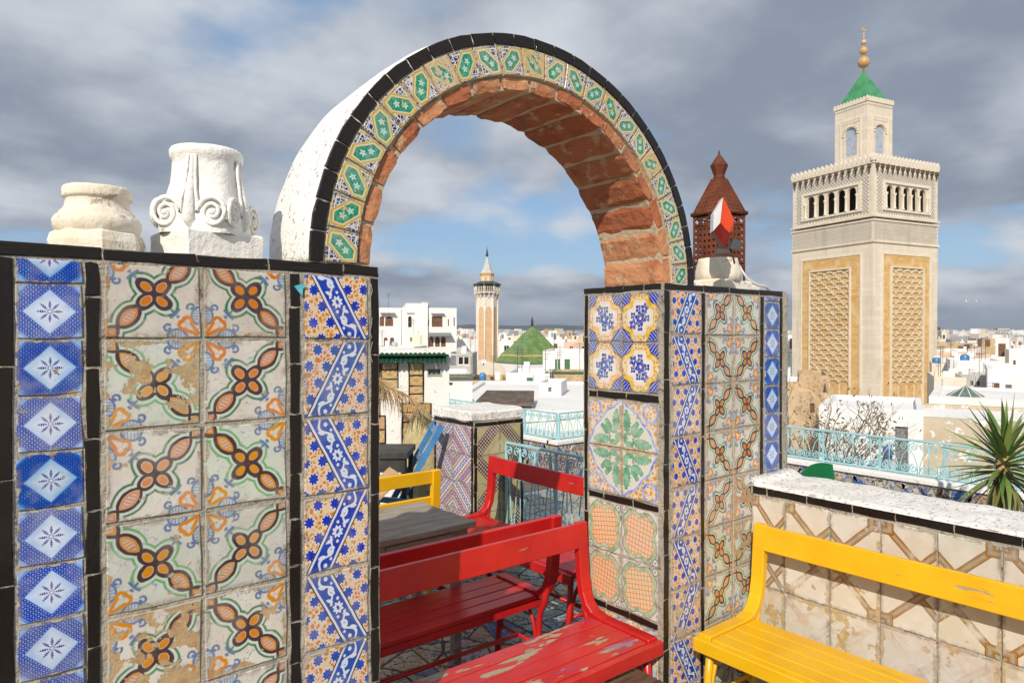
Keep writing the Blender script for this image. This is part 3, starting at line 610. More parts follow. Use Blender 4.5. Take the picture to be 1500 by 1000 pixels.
# ------------------------------------------------------------------ glazed tiles
_tm = {}
def tile_mesh(mat, wd, ht, flip=0, var=0, crop=(0, 1), t=0.012):
    key = (mat.name, round(wd, 4), round(ht, 4), flip, var, tuple(round(c, 3) for c in crop))
    if key in _tm: return _tm[key]
    rr = random.Random(str(key)); j = lambda a: rr.uniform(-a, a); J = 0.0026
    o = []
    for (a, b) in ((-.5, -.5), (0, -.5), (.5, -.5), (.5, 0), (.5, .5), (0, .5), (-.5, .5), (-.5, 0)):
        o.append((a*wd+j(J), b*ht+j(J)))
    bv = 0.0022; vs = [(x, 0.0, z) for x, z in o]+[(x, -t+bv, z) for x, z in o]
    vs += [(x-math.copysign(bv, x) if abs(x) > bv*2 else x, -t, z-math.copysign(bv, z) if abs(z) > bv*2 else z) for x, z in o]
    fs = [tuple(range(16, 24))]+[(k*8+i, k*8+(i+1) % 8, k*8+8+(i+1) % 8, k*8+8+i) for k in (0, 1) for i in range(8)]
    m = MB().add(vs, fs); me = m.mesh('glazed_tile', mat)
    uv = me.uv_layers.new(name='uv')
    for lp in me.loops:
        p = me.vertices[lp.vertex_index].co; u = p.x/wd+.5; v = crop[0]+(p.z/ht+.5)*(crop[1]-crop[0])
        if flip & 1: u = 1-u
        if flip & 2: v = 1-v
        uv.data[lp.index].uv = (u, v)
    _tm[key] = me; return me
def tile(parent, mat, c, z, wd, ht, plane, side='front', flip=0, wear=None, crop=(0, 1), name='glazed_tile', tilt=0.006, proud=0.004, tint=None):
    me = tile_mesh(mat, wd, ht, flip, rnd.randrange(2), crop)
    y = 0.012-proud+rnd.uniform(-.001, .001)
    if side == 'front': loc, rz = (c, plane+y, z), 0.0
    else: loc, rz = (plane+y, c, z), -math.pi/2
    o = link(name, me, parent, loc); o.rotation_euler = (rnd.uniform(-tilt, tilt), rnd.uniform(-tilt, tilt)*0.8, rz+rnd.uniform(-tilt, tilt))
    o.color = (max(0, rnd.gauss(0.25, 0.22)) if wear is None else wear, rnd.uniform(0.42, 0.68) if tint is None else tint, rnd.random(), 1); return o
def column_of(parent, mat, x0, x1, zs, plane, side='front', flips=(0, 0), pitch=None, g=0.0085, wear=None, name='glazed_tile'):
    """stack of tiles between heights zs (top to bottom); a short first tile is a cut one"""
    for i in range(len(zs)-1):
        top, bot = zs[i], zs[i+1]; h = top-bot; crop = (0, 1)
        fl = flips[i % 2]
        if pitch and h < pitch*0.93: crop = (0, h/pitch) if not fl & 2 else (1-h/pitch, 1)
        if fl & 2 and crop != (0, 1): crop = (0, h/pitch)
        cc = (x0+x1)/2
        tile(parent, mat, cc, (top+bot)/2, abs(x1-x0)-g, h-g, plane, side, fl, wear[i] if wear and i < len(wear) else None, crop, name)
def trim(parent, a0, a1, zc, hh, plane, side='front', step=0.22, vertical=False, seed=1):
    """black border pieces laid end to end"""
    rr = random.Random(seed); a = a0
    while a < a1-0.01:
        b = min(a1, a+step*rr.uniform(0.8, 1.15))
        if a1-b < step*0.3: b = a1
        if vertical: tile(parent, BLACK, zc, (a+b)/2, hh-0.003, b-a-0.005, plane, side, name='border_tile', tilt=0.004)
        else: tile(parent, BLACK, (a+b)/2, zc, b-a-0.005, hh-0.003, plane, side, name='border_tile', tilt=0.004)
        a = b
def core(parent, x0, x1, y0, y1, z0, z1, mat, seed=0, amp=0.0035, name='masonry_core', step=0.06):
    nx, ny, nz = (max(1, int(d/step)) for d in (x1-x0, y1-y0, z1-z0)); m = MB()
    def grid(o, ea, eb, na, nb):
        vs = [o+ea*(i/na)+eb*(k/nb) for k in range(nb+1) for i in range(na+1)]
        m.add(vs, [(k*(na+1)+i, k*(na+1)+i+1, (k+1)*(na+1)+i+1, (k+1)*(na+1)+i) for k in range(nb) for i in range(na)])
    V = Vector; ex, ey, ez = V((x1-x0, 0, 0)), V((0, y1-y0, 0)), V((0, 0, z1-z0)); o = V((x0, y0, z0))
    grid(o, ex, ez, nx, nz); grid(o+ex, ey, ez, ny, nz); grid(o+ex+ey, -ex, ez, nx, nz); grid(o+ey, -ey, ez, ny, nz); grid(o+ez, ex, ey, nx, ny); grid(o+ey, ex, -ey, nx, ny)
    me = m.mesh(name, mat); roughen(me, amp, 14, seed); return link(name, me, parent)

# ---- left wall
WT = 1.90
wall = empty('tiled_wall', (0, 0, 0), 0, 'tall wall of blue, floral and star tiles under the left foot of the arch', 'wall')
core(wall, -0.75, 0.943, 1.80, 2.16, -0.01, WT-0.004, MORTAR, 1)
P = 0.2135
fl_z = [1.866, 1.690]+[1.690-P*k for k in range(1, 8)]
wl = [0.3, 0.75, 0.25, 0.2, 0.45, 1.25, 0.3, 0.3]
column_of(wall, FLORAL, 0.245, 0.457, fl_z, 1.80, flips=(0, 2), pitch=P, wear=[0.35, 0.62, 0.3, 0.35, 1.05, 0.9, 0.4, 0.4])
column_of(wall, FLORAL, 0.459, 0.671, fl_z, 1.80, flips=(1, 3), pitch=P, wear=[0.2, 0.15, 0.2, 0.1, 0.5, 0.2, 0.3, 0.3])
bz = [1.866, 1.812]+[1.812-0.123*k for k in range(1, 15)]
column_of(wall, BLUE, 0.083, 0.207, bz, 1.80, pitch=0.123, g=0.0045, wear=[0, .05, .25, .3, .2, .0, .05, .05, .1])
column_of(wall, BLUE, -0.30, -0.18, bz, 1.80, pitch=0.123)
sz = [1.866, 1.684]+[1.684-0.214*k for k in range(1, 8)]
column_of(wall, STAR, 0.714, 0.911, sz, 1.80, flips=(1, 0), pitch=0.214, wear=[0.1, 0.1, 0.3, 0.2, 0.0, 0.1])
for (a, b, st, sd) in ((-0.035, 0.080, 0.235, 1), (0.210, 0.240, 0.16, 2), (0.677, 0.708, 0.14, 3), (0.915, 0.943, 0.19, 4), (-0.175, -0.145, 0.18, 5)):
    trim(wall, 0.02, 1.866, (a+b)/2, b-a, 1.80, step=st, vertical=True, seed=sd)
trim(wall, -0.745, 0.943, 1.883, 0.030, 1.80, step=0.215, seed=7)
for i in range(8): tile(wall, FLORAL, -0.42, 1.76-P*i, 0.2, 0.207, 1.80, flip=(0, 2)[i % 2]); tile(wall, FLORAL, -0.63, 1.76-P*i, 0.2, 0.207, 1.80, flip=(1, 3)[i % 2])
TEALG = surf('turquoise_glass', (0.08, 0.42, 0.55), (0.14, 0.55, 0.66), 30, 0.2, 0.1)
tb = MB(); tb.prism([(-.018, .010), (.004, -.016), (.006, .004), (.016, .010), (.002, .016)], -0.003, 0.003)
tb.build('turquoise_chip', TEALG, wall, (0.706, 1.793, 1.82))
WIRE = surf('grey_wire', (0.28, 0.27, 0.25), (0.36, 0.35, 0.33), 20, 0.6, 0)
for zc in (1.786, 1.69, 1.62):
    wb = MB(); wb.tube([(0.915+0.004*math.sin(k*2+zc*9), 1.7925, zc+0.02*k) for k in range(4)], 0.0012, 4); wb.build('wire_strand', WIRE, wall)

# ---- pillar
PT = 1.916; PX0, PX1, PY1 = 2.240, 3.195, 2.264
pil = empty('tiled_pillar', (0, 0, 0), 0, 'square pillar of panelled tiles carrying the right foot of the arch', 'pillar')
core(pil, PX0, PX1, 1.80, PY1, -0.01, PT-0.004, MORTAR, 3)
eb_ = core(pil, PX1-0.002, PX1+0.022, 1.805, PY1-0.01, 0.72, PT-0.012, CONCRETE, 5, name='concrete_edge')
X_ = wallX
ps = [1.884, 1.70]+[1.70-0.214*k for k in range(1, 9)]
column_of(pil, STAR, X_(983), X_(1026.5), ps, 1.80, flips=(0, 1), pitch=0.214, wear=[.1, .1, .15, .45, .2, .5, .6, .5, .4])
pf = [1.884, 1.695]+[1.695-0.212*k for k in range(1, 9)]
xa, xm, xb = X_(1033), X_(1073.5), X_(1112)
column_of(pil, FLORAL, xa, xm, pf, 1.80, flips=(0, 2), pitch=0.212, wear=[.1, .1, .2, .4, .4, .5, .4, .4])
column_of(pil, FLORAL, xm+0.002, xb, pf, 1.80, flips=(1, 3), pitch=0.212, wear=[.1, .1, .2, .2, .9, .9, .4, .4])
pb_ = [1.884, 1.86]+[1.86-0.135*k for k in range(1, 9)]
column_of(pil, BLUE, X_(1119.5), X_(1141), pb_, 1.80, pitch=0.135, wear=[0]*9)
for (a, b, sd, lo) in ((X_(972.5), X_(980), 11, 0.02), (X_(1027.5), X_(1032), 12, 0.02), (X_(1113.5), X_(1118), 13, 0.98), (X_(1142), X_(1145.5), 14, 0.76)):
    trim(pil, lo, 1.884, (a+b)/2, b-a, 1.80, step=0.19, vertical=True, seed=sd)
trim(pil, PX0+0.004, X_(1146), 1.900, 0.028, 1.80, step=0.235, seed=15)
# inner face, towards the opening (faces -X): 2 x 2 tile panels between black bars
y_near, y_far = 1.822, 2.230; ymid = (y_near+y_far)/2
def panel(mat, ztop, zbot, wear):
    zm = (ztop+zbot)/2; hw = (y_far-y_near)/2
    for r_, (z0, z1) in enumerate(((zm, ztop), (zbot, zm))):
        for c_, (c0, c1) in enumerate(((ymid, y_far), (y_near, ymid))):
            # unmirrored tile is the upper left one: its lower right corner is the panel's middle
            tile(pil, mat, (c0+c1)/2, (z0+z1)/2, hw-0.006, z1-z0-0.006, PX0, 'left', flip=(1 if c_ else 0) | (2 if r_ else 0), wear=wear[r_*2+c_], tilt=0.005)
panel(PBLUE, 1.880, 1.452, (.1, .1, .0, .1)); panel(PGREEN, 1.412, 0.992, (.15, .3, .1, .2)); panel(PSCROLL, 0.957, 0.502, (.1, .2, .1, .15)); panel(PGREEN, 0.465, 0.04, (.2, .3, .3, .2))
for zc in (1.432, 0.975, 0.484): trim(pil, y_near, y_far, zc, 0.030, PX0, 'left', step=0.16, seed=int(zc*100))
trim(pil, 1.81, PY1, 1.900, 0.028, PX0, 'left', step=0.11, seed=21)
trim(pil, 0.02, 1.884, 2.246, 0.022, PX0, 'left', step=0.22, vertical=True, seed=22)

# ---- arch
ACX, ACZ, ATH = 1.587, WT, 0.345
arch = empty('round_arch', (ACX, 1.80, ACZ-0.001), 0, 'round white brick arch faced with green hexagon tiles and a black border', 'arch')
def arch_body():
    m = MB(); n = 96; prof = [(0.665, 0.014, 0), (0.708, 0.012, 0), (0.711, 0.002, 0), (0.811, 0.002, 0), (0.850, 0.002, 1), (0.856, 0.030, 1), (0.858, 0.15, 1), (0.850, ATH-0.02, 1), (0.842, ATH, 0), (0.665, ATH-0.01, 0)]
    K = len(prof); vs = []
    for i in range(n+1):
        a = math.pi*i/n
        for (r, y, k) in prof:
            d = mnoise.noise(Vector((math.cos(a)*7, y*14, math.sin(a)*7)))*0.006 if 0.02 < y else 0.0
            vs.append(((r+d)*math.cos(a), y+d*0.4, (r+d)*math.sin(a)))
    for i in range(n):
        for k in range(K):
            k2 = (k+1) % K; white = 1 if 3 <= k <= 7 else 0
            m.add([], [], 0); m.f.append((i*K+k, i*K+K+k, i*K+K+k2, i*K+k2)); m.m.append(white); m.sm.append(white == 1)
    m.v = vs; m.f.append(tuple(range(K))); m.m.append(1); m.sm.append(False); m.f.append(tuple(n*K+k for k in reversed(range(K)))); m.m.append(1); m.sm.append(False)
    me = m.mesh('arch_core', [CEMENT, FLAKED2])
    return link('arch_core', me, arch)
FLAKED2 = surf('arch_limewash', (0.80, 0.79, 0.76), (0.84, 0.83, 0.81), 5, 0.92, 0.9, 60, 0.008, 0.2, (0.42, 0.41, 0.39), 0.605, 42)
arch_body(); arch.scale = (1, 1, 0.965)
def wedge(mat, r0, r1, da, t=0.010, y0=0.0, seed=0, name='glazed_tile', flip=0, bev=0.0022):
    rr = random.Random(seed); J = lambda: rr.uniform(-.0016, .0016)
    def pt(r, a, y): return (r*math.cos(a), y, r*math.sin(a))
    o = [(r0, -da), ((r0+r1)/2, -da), (r1, -da), (r1, 0), (r1, da), ((r0+r1)/2, da), (r0, da), (r0, 0)]; o = [(r+J(), a+J()/0.75) for r, a in o]
    rc = (r0+r1)/2
    ins = [(rc+(r-rc)*(1-2*bev/(r1-r0)), a*(1-bev/(da*rc))) for r, a in o]
    vs = [pt(r, a, y0+0.006) for r, a in o]+[pt(r, a, y0-t+bev) for r, a in o]+[pt(r, a, y0-t) for r, a in ins]
    fs = [tuple(reversed(range(16, 24)))]+[(k*8+8+i, k*8+8+(i+1) % 8, k*8+(i+1) % 8, k*8+i) for k in (0, 1) for i in range(8)]
    me = MB().add(vs, fs).mesh(name, mat); uv = me.uv_layers.new(name='uv')
    co = o+o+ins
    for lp in me.loops:
        r, a = co[lp.vertex_index]; u = (r-r0)/(r1-r0); v = a/(2*da)+.5
        uv.data[lp.index].uv = (1-u if flip & 1 else u, 1-v if flip & 2 else v)
    return me
NT = 24; at = [wedge(ARCHT, 0.712, 0.809, math.pi/NT/2-0.0035, 0.006, 0.002, k, flip=k) for k in range(4)]
for i in range(NT):
    a = math.pi*(i+0.5)/NT; o = link('glazed_tile', at[(i % 2)+2*rnd.randrange(2)*0], arch); o.rotation_euler = (rnd.uniform(-.01, .01), -a, 0)
    o.color = (0.95 if i in (16, 5, 12) else max(0, rnd.gauss(0.25, 0.15)), rnd.uniform(.45, .7), rnd.random(), 1)
NB = 29; ab_ = [wedge(BLACK, 0.8125, 0.852, math.pi/NB/2-0.003, 0.007, 0.002, k+9, 'border_tile') for k in range(3)]
for i in range(NB):
    a = math.pi*(i+0.5)/NB; o = link('border_tile', ab_[i % 3], arch); o.rotation_euler = (rnd.uniform(-.006, .006), -a, 0); o.color = (rnd.uniform(0, .4), .5, rnd.random(), 1)
def brick_mesh(da, seed):
    m = MB(); rr = random.Random(seed); na, nr, ny = 5, 2, 9; r0, r1, y0, y1 = 0.657, 0.704, 0.006, 0.332
    vs, ix = [], {}
    def vert(i, k, j):
        if (i, k, j) not in ix:
            a = -da+2*da*i/na; r = r0+(r1-r0)*k/nr; y = y0+(y1-y0)*j/ny
            p = Vector((r*math.cos(a), y, r*math.sin(a))); q = mnoise.noise_vector(p*17+Vector((seed*5.3, 0, 0)))
            am = 0.0055 if (k == 0 or j == 0) else 0.003
            if i in (0, na) and k == 0: p.x += 0.007
            if j == 0 and k == 0: p.x += 0.006; p.y += 0.006*rr.random()
            ix[i, k, j] = len(vs); vs.append(p+q*am)
        return ix[i, k, j]
    fs = []
    for j in range(ny):
        for i in range(na): fs.append((vert(i, 0, j), vert(i+1, 0, j), vert(i+1, 0, j+1), vert(i, 0, j+1)))
        for k in range(nr):
            fs.append((vert(0, k+1, j), vert(0, k, j), vert(0, k, j+1), vert(0, k+1, j+1))); fs.append((vert(na, k, j), vert(na, k+1, j), vert(na, k+1, j+1), vert(na, k, j+1)))
    for i in range(na):
        for k in range(nr):
            fs.append((vert(i, k, 0), vert(i, k+1, 0), vert(i+1, k+1, 0), vert(i+1, k, 0))); fs.append((vert(i, k+1, ny), vert(i, k, ny), vert(i+1, k, ny), vert(i+1, k+1, ny)))
    m.add(vs, fs); me = m.mesh('brick', BRICK)
    bm = bmesh.new(); bm.from_mesh(me); bmesh.ops.recalc_face_normals(bm, faces=bm.faces); bm.to_mesh(me); bm.free(); return me
NV = 17; bm_ = [brick_mesh(math.pi/NV/2-0.010, k) for k in range(5)]
for i in range(NV):
    o = link('brick', bm_[(i*3+i//4) % 5], arch); o.rotation_euler = (0, -math.pi*(i+0.5)/NV, 0); s_ = rnd.uniform(0.994, 1.005); o.scale = (s_, 1, s_)

# ---- low wall on the right, running towards the viewer
LX, LT = 2.885, 1.0
low = empty('low_parapet_wall', (0, 0, 0), 0, 'low wall of gold strapwork tiles with a flaking white top behind the yellow bench', 'wall')
core(low, LX, LX+0.36, -0.9, 1.798, -0.01, LT-0.006, MORTAR, 7)
capm = MB(); nx, ny = 14, 90; vs = []
for j in range(ny+1):
    for i in range(nx+1):
        x = LX-0.006+0.385*i/nx; y = -0.9+2.695*j/ny
        e = min(i, nx-i)/3.0; z = LT+0.006-(0.012 if e == 0 else 0.0)+mnoise.noise(Vector((x*9, y*9, 1)))*0.008+mnoise.noise(Vector((x*35, y*35, 4)))*0.0035+(0.03*max(0, 1-(1.795-y)/0.05) if y > 1.745 else 0)
        vs.append((x, y, z))
fs = [(j*(nx+1)+i, j*(nx+1)+i+1, (j+1)*(nx+1)+i+1, (j+1)*(nx+1)+i) for j in range(ny) for i in range(nx)]
b0 = len(vs); edge = [i for i in range(nx+1)]+[(j*(nx+1)+nx) for j in range(1, ny+1)]+[ny*(nx+1)+i for i in reversed(range(nx))]+[j*(nx+1) for j in reversed(range(1, ny))]
vs += [(vs[k][0], vs[k][1], LT-0.008) for k in edge]; E = len(edge)
fs += [(b0+i, b0+(i+1) % E, edge[(i+1) % E], edge[i]) for i in range(E)]
cb = capm.add(vs, fs, 0, True).build('wall_cap', FLAKED, low)
rows = [0.950-0.208*k for k in range(0, 6)]; rows[-1] = 0.01
for c in range(12):
    y0 = 1.795-0.207*c-(0.165 if c else 0)+(0.207 if c else 0); y1 = y0-(0.165 if c == 0 else 0.207)
    for r_ in range(len(rows)-1):
        wv = max(0, (0.0, 0.35, 0.55, 0.6, 0.5)[r_]+rnd.uniform(-.15, .25)*(1 if r_ else .4))
        SM = STRAP if r_ < 2 else STRAPPALE
        if c == 0: tile(low, SM, (y0+y1)/2, (rows[r_]+rows[r_+1])/2, 0.159, rows[r_]-rows[r_+1]-0.005, LX, 'left', flip=1, wear=wv, name='glazed_tile')
        else: tile(low, SM, (y0+y1)/2, (rows[r_]+rows[r_+1])/2, 0.202, rows[r_]-rows[r_+1]-0.005, LX, 'left', flip=(c % 2) | (2 if (r_ % 2) else 0), wear=wv)
trim(low, -0.88, 1.79, LT-0.026, 0.034, LX, 'left', step=0.20, seed=31)

# ------------------------------------------------------------------ things on the walls
def column_base():
    t = empty('column_base', (0.262, 1.99, WT), R(20), 'stubby cream carved column base on the left wall', 'column base')
    m = MB(); m.lathe([(0.128, -0.004), (0.130, 0.03), (0.124, 0.052), (0.110, 0.060)], 8, smooth=False, rot=R(22.5)); me = m.mesh('plinth', OLDWHITE); subdiv(me, 3, 0.002, 14, 2); link('plinth', me, t); t.scale = (0.82, 0.82, 0.92)
    m = MB(); m.lathe([(0.100, 0.050), (0.112, 0.060), (0.119, 0.074), (0.119, 0.088), (0.112, 0.100), (0.103, 0.104), (0.101, 0.110), (0.095, 0.116), (0.088, 0.124), (0.085, 0.134), (0.085, 0.146), (0.088, 0.149), (0.092, 0.150), (0.0935, 0.156), (0.0935, 0.172), (0.090, 0.179), (0.086, 0.181), (0.05, 0.182), (0.01, 0.181)], 48, wob=0.008)
    me = m.mesh('moulding', OLDWHITE); roughen(me, 0.0018, 45, 3); link('moulding', me, t)
column_base()
def spiral(c, r0, turns, n, ax, ay, lift, sgn=1, a0=0.0):
    pts = []
    for i in range(n+1):
        f = i/n; a = a0+sgn*turns*2*math.pi*f; r = r0*(1-f*0.86); pts.append(c+ax*(r*math.cos(a))+ay*(r*math.sin(a))+lift*f)
    return pts
def capital():
    t = empty('carved_capital', (0.520, 1.985, WT), R(-40), 'tall white carved capital with scroll volutes on the left wall', 'capital')
    CW = surf('whitewashed_stone', (0.79, 0.77, 0.73), (0.82, 0.81, 0.79), 8, 0.92, 0.9, 50, 0.006, 0.2, (0.60, 0.58, 0.54), 0.64, 18)
    m = MB(); m.bbox(-0.125, 0.125, -0.125, 0.125, -0.003, 0.075, 0.006); me = m.mesh('plinth', CW); subdiv(me, 5, 0.004, 16, 5); link('plinth', me, t).rotation_euler = (0, 0, R(52)); t.scale = (0.86, 0.86, 0.95)
    m = MB(); n = 40; prof = [(0.120, 0.07), (0.124, 0.10), (0.121, 0.135), (0.110, 0.17), (0.100, 0.215), (0.098, 0.26), (0.100, 0.283), (0.108, 0.290), (0.110, 0.306), (0.104, 0.316), (0.05, 0.318), (0.005, 0.317)]
    b = len(m.v)
    for (r, z) in prof:
        pw = 2.2+2.6*max(0, 1-(z-0.07)/0.21)
        for k in range(n):
            a = 2*math.pi*k/n; rr = r*0.97/((abs(math.cos(a))**pw+abs(math.sin(a))**pw)**(1/pw)); m.v.append((rr*math.cos(a), rr*math.sin(a), z))
    for i in range(len(prof)-1):
        for k in range(n): k2 = (k+1) % n; m.f.append((i*n+k, i*n+k2, i*n+n+k2, i*n+n+k)); m.m.append(0); m.sm.append(True)
    me = m.mesh('bell', CW); roughen(me, 0.0025, 26, 8); link('bell', me, t)
    V = Vector
    for (ang) in (R(-90), R(0), R(180), R(90)):
        nrm = V((math.cos(ang), math.sin(ang), 0)); tx = V((-math.sin(ang), math.cos(ang), 0)); up = V((0, 0, 1)); base = nrm*0.124
        vol = MB()
        for sg in (-1, 1):
            c = nrm*0.117+tx*(0.072*sg)+up*0.124; pts = spiral(c, 0.046, 2.1, 44, tx, up, nrm*0.003, -sg, R(180) if sg > 0 else 0)
            stem = [nrm*0.101+tx*(0.012*sg)+up*0.285, nrm*0.104+tx*(0.013*sg)+up*0.24, nrm*0.112+tx*(0.017*sg)+up*0.19, nrm*0.119+tx*(0.024*sg)+up*0.16]
            vol.tube(stem+pts, [0.005]*4+[0.0075-0.003*i/44 for i in range(45)], 8)
            vol.lathe([(0.001, -0.012), (0.010, -0.006), (0.012, 0.0), (0.010, 0.006), (0.001, 0.010)], 12, c=tuple(c+nrm*0.001))
        link('volute', vol.mesh('volute', CW), t)
        lf = MB(); lf.tube([nrm*0.112+up*0.09, nrm*0.120+up*0.11, nrm*0.114+up*0.18, nrm*0.102+up*0.24, nrm*0.100+up*0.285], [0.012, 0.020, 0.013, 0.007, 0.004], 8); link('leaf', lf.mesh('leaf', CW), t)
capital()

def perforated(m, c00, c10, c11, c01, nx, ny, hole=0.72, th=0.003, mi=0):
    """sheet with diamond-shaped holes"""
    c00, c10, c11, c01 = map(Vector, (c00, c10, c11, c01)); nr = (c10-c00).cross(c01-c00)
    if nr.length < 1e-9: nr = (c11-c00).cross(c01-c00)
    nr.normalize()
    B = lambda u, v: (c00*(1-u)+c10*u)*(1-v)+(c01*(1-u)+c11*u)*v
    for i in range(nx):
        for j in range(ny):
            f = lambda a, b: B((i+a)/nx, (j+b)/ny); h = hole/2
            O = [f(0, 0), f(.5, 0), f(1, 0), f(1, .5), f(1, 1), f(.5, 1), f(0, 1), f(0, .5)]; D = [f(.5, .5-h), f(.5+h, .5), f(.5, .5+h), f(.5-h, .5)]
            fs = [(0, 1, 8), (0, 8, 11), (0, 11, 7), (1, 2, 8), (2, 9, 8), (2, 3, 9), (3, 4, 9), (4, 10, 9), (4, 5, 10), (5, 6, 10), (6, 11, 10), (6, 7, 11)]
            vs = O+D; m.add([p+nr*th for p in vs]+[p-nr*th for p in vs], fs+[tuple(reversed([k+12 for k in q])) for q in fs]+[(8+k, 20+k, 20+(k+1) % 4, 8+(k+1) % 4) for k in range(4)], mi)
def lantern():
    t = empty('iron_lantern', (3.06, 2.10, PT-0.004), R(-7), 'rusty pierced iron lantern with a pyramid top standing on the tiled pillar', 'lantern')
    W = 0.098; H0, H1 = 0.01, 0.405
    cor = [(-W, -W), (W, -W), (W, W), (-W, W)]
    for k in range(4):
        a, b = cor[k], cor[(k+1) % 4]
        m = MB(); perforated(m, (*a, 0.16), (*b, 0.16), (*b, 0.345), (*a, 0.345), 6, 6, 0.62, 0.002)
        link('pierced_side', m.mesh('pierced_side', RUST), t)
        m = MB(); mid = lambda f, z: (a[0]+(b[0]-a[0])*f, a[1]+(b[1]-a[1])*f, z)
        for f in (0.0, 0.333, 0.667):
            m.tube([mid(f+0.02, H0), mid(f+0.02, 0.115), mid(f+0.08, 0.145), mid(f+0.167, 0.157), mid(f+0.25, 0.145), mid(f+0.313, 0.115), mid(f+0.313, H0)], 0.003, 5)
        link('arcade', m.mesh('arcade', RUST), t)
        m = MB(); perforated(m, (*a, 0.355), (*b, 0.355), (*b, 0.395), (*a, 0.395), 4, 1, 0.8, 0.002); link('frieze', m.mesh('frieze', RUST), t)
        m = MB(); m.tube([(*a, 0.0), (*a, 0.40)], 0.007, 6); link('corner_post', m.mesh('corner_post', RUST), t)
        sa, sb = 1.06, 0.30
        m = MB(); perforated(m, (a[0]*sa, a[1]*sa, 0.415), (b[0]*sa, b[1]*sa, 0.415), (b[0]*sb, b[1]*sb, 0.595), (a[0]*sb, a[1]*sb, 0.595), 7, 8, 0.38, 0.002); link('pierced_roof', m.mesh('pierced_roof', RUST), t)
        for nm, p0_, p1_, rr_ in (('eave_rail', (a[0]*1.1, a[1]*1.1, 0.413), (b[0]*1.1, b[1]*1.1, 0.413), 0.011), ('frieze_rail', (*a, 0.35), (*b, 0.35), 0.004), ('arcade_rail', (*a, 0.155), (*b, 0.155), 0.005), ('hip_rod', (a[0]*sa, a[1]*sa, 0.415), (a[0]*sb, a[1]*sb, 0.596), 0.004)):
            m = MB(); m.tube([p0_, p1_], rr_, 8); link(nm, m.mesh(nm, RUST), t)
    m = MB(); m.lathe([(0.026, 0.592), (0.034, 0.600), (0.030, 0.612), (0.047, 0.655), (0.051, 0.664), (0.020, 0.705), (0.006, 0.722), (0.005, 0.735), (0.001, 0.745)], 6, smooth=False, rot=R(15)); link('finial', m.mesh('finial', RUST), t)
    m = MB(); m.box(-W, W, -W, W, -0.004, 0.008); link('base_plate', m.mesh('base_plate', RUST), t); t.scale = (0.90, 0.90, 1.0)
lantern()
def stump():
    t = empty('white_masonry_stump', (2.82, 1.94, PT-0.004), R(4), 'whitewashed round masonry stump on the pillar below the orange lamp', 'stump')
    m = MB(); m.lathe([(0.108, 0.04), (0.106, 0.08), (0.098, 0.12), (0.092, 0.135), (0.090, 0.150), (0.06, 0.154), (0.01, 0.153)], 28, wob=0.05); me = m.mesh('drum', OLDWHITE); roughen(me, 0.003, 30, 2); link('drum', me, t)
    m = MB(); m.bbox(-0.13, 0.15, -0.10, 0.11, -0.003, 0.045, 0.008); m.bbox(0.13, 0.24, -0.09, 0.02, -0.003, 0.026, 0.006); me = m.mesh('footing', OLDWHITE); subdiv(me, 3, 0.004, 15, 6); link('footing', me, t)
    m = MB(); m.tube([(0.09, -0.05, 0.13), (0.13, -0.08, 0.06), (0.22, -0.085, 0.032), (0.30, -0.085, 0.03), (0.36, -0.082, 0.005)], 0.006, 6); link('cable', m.mesh('cable', surf('white_cable', (.6, .58, .54), (.7, .68, .64), 9, .5, 0)), t)
stump()
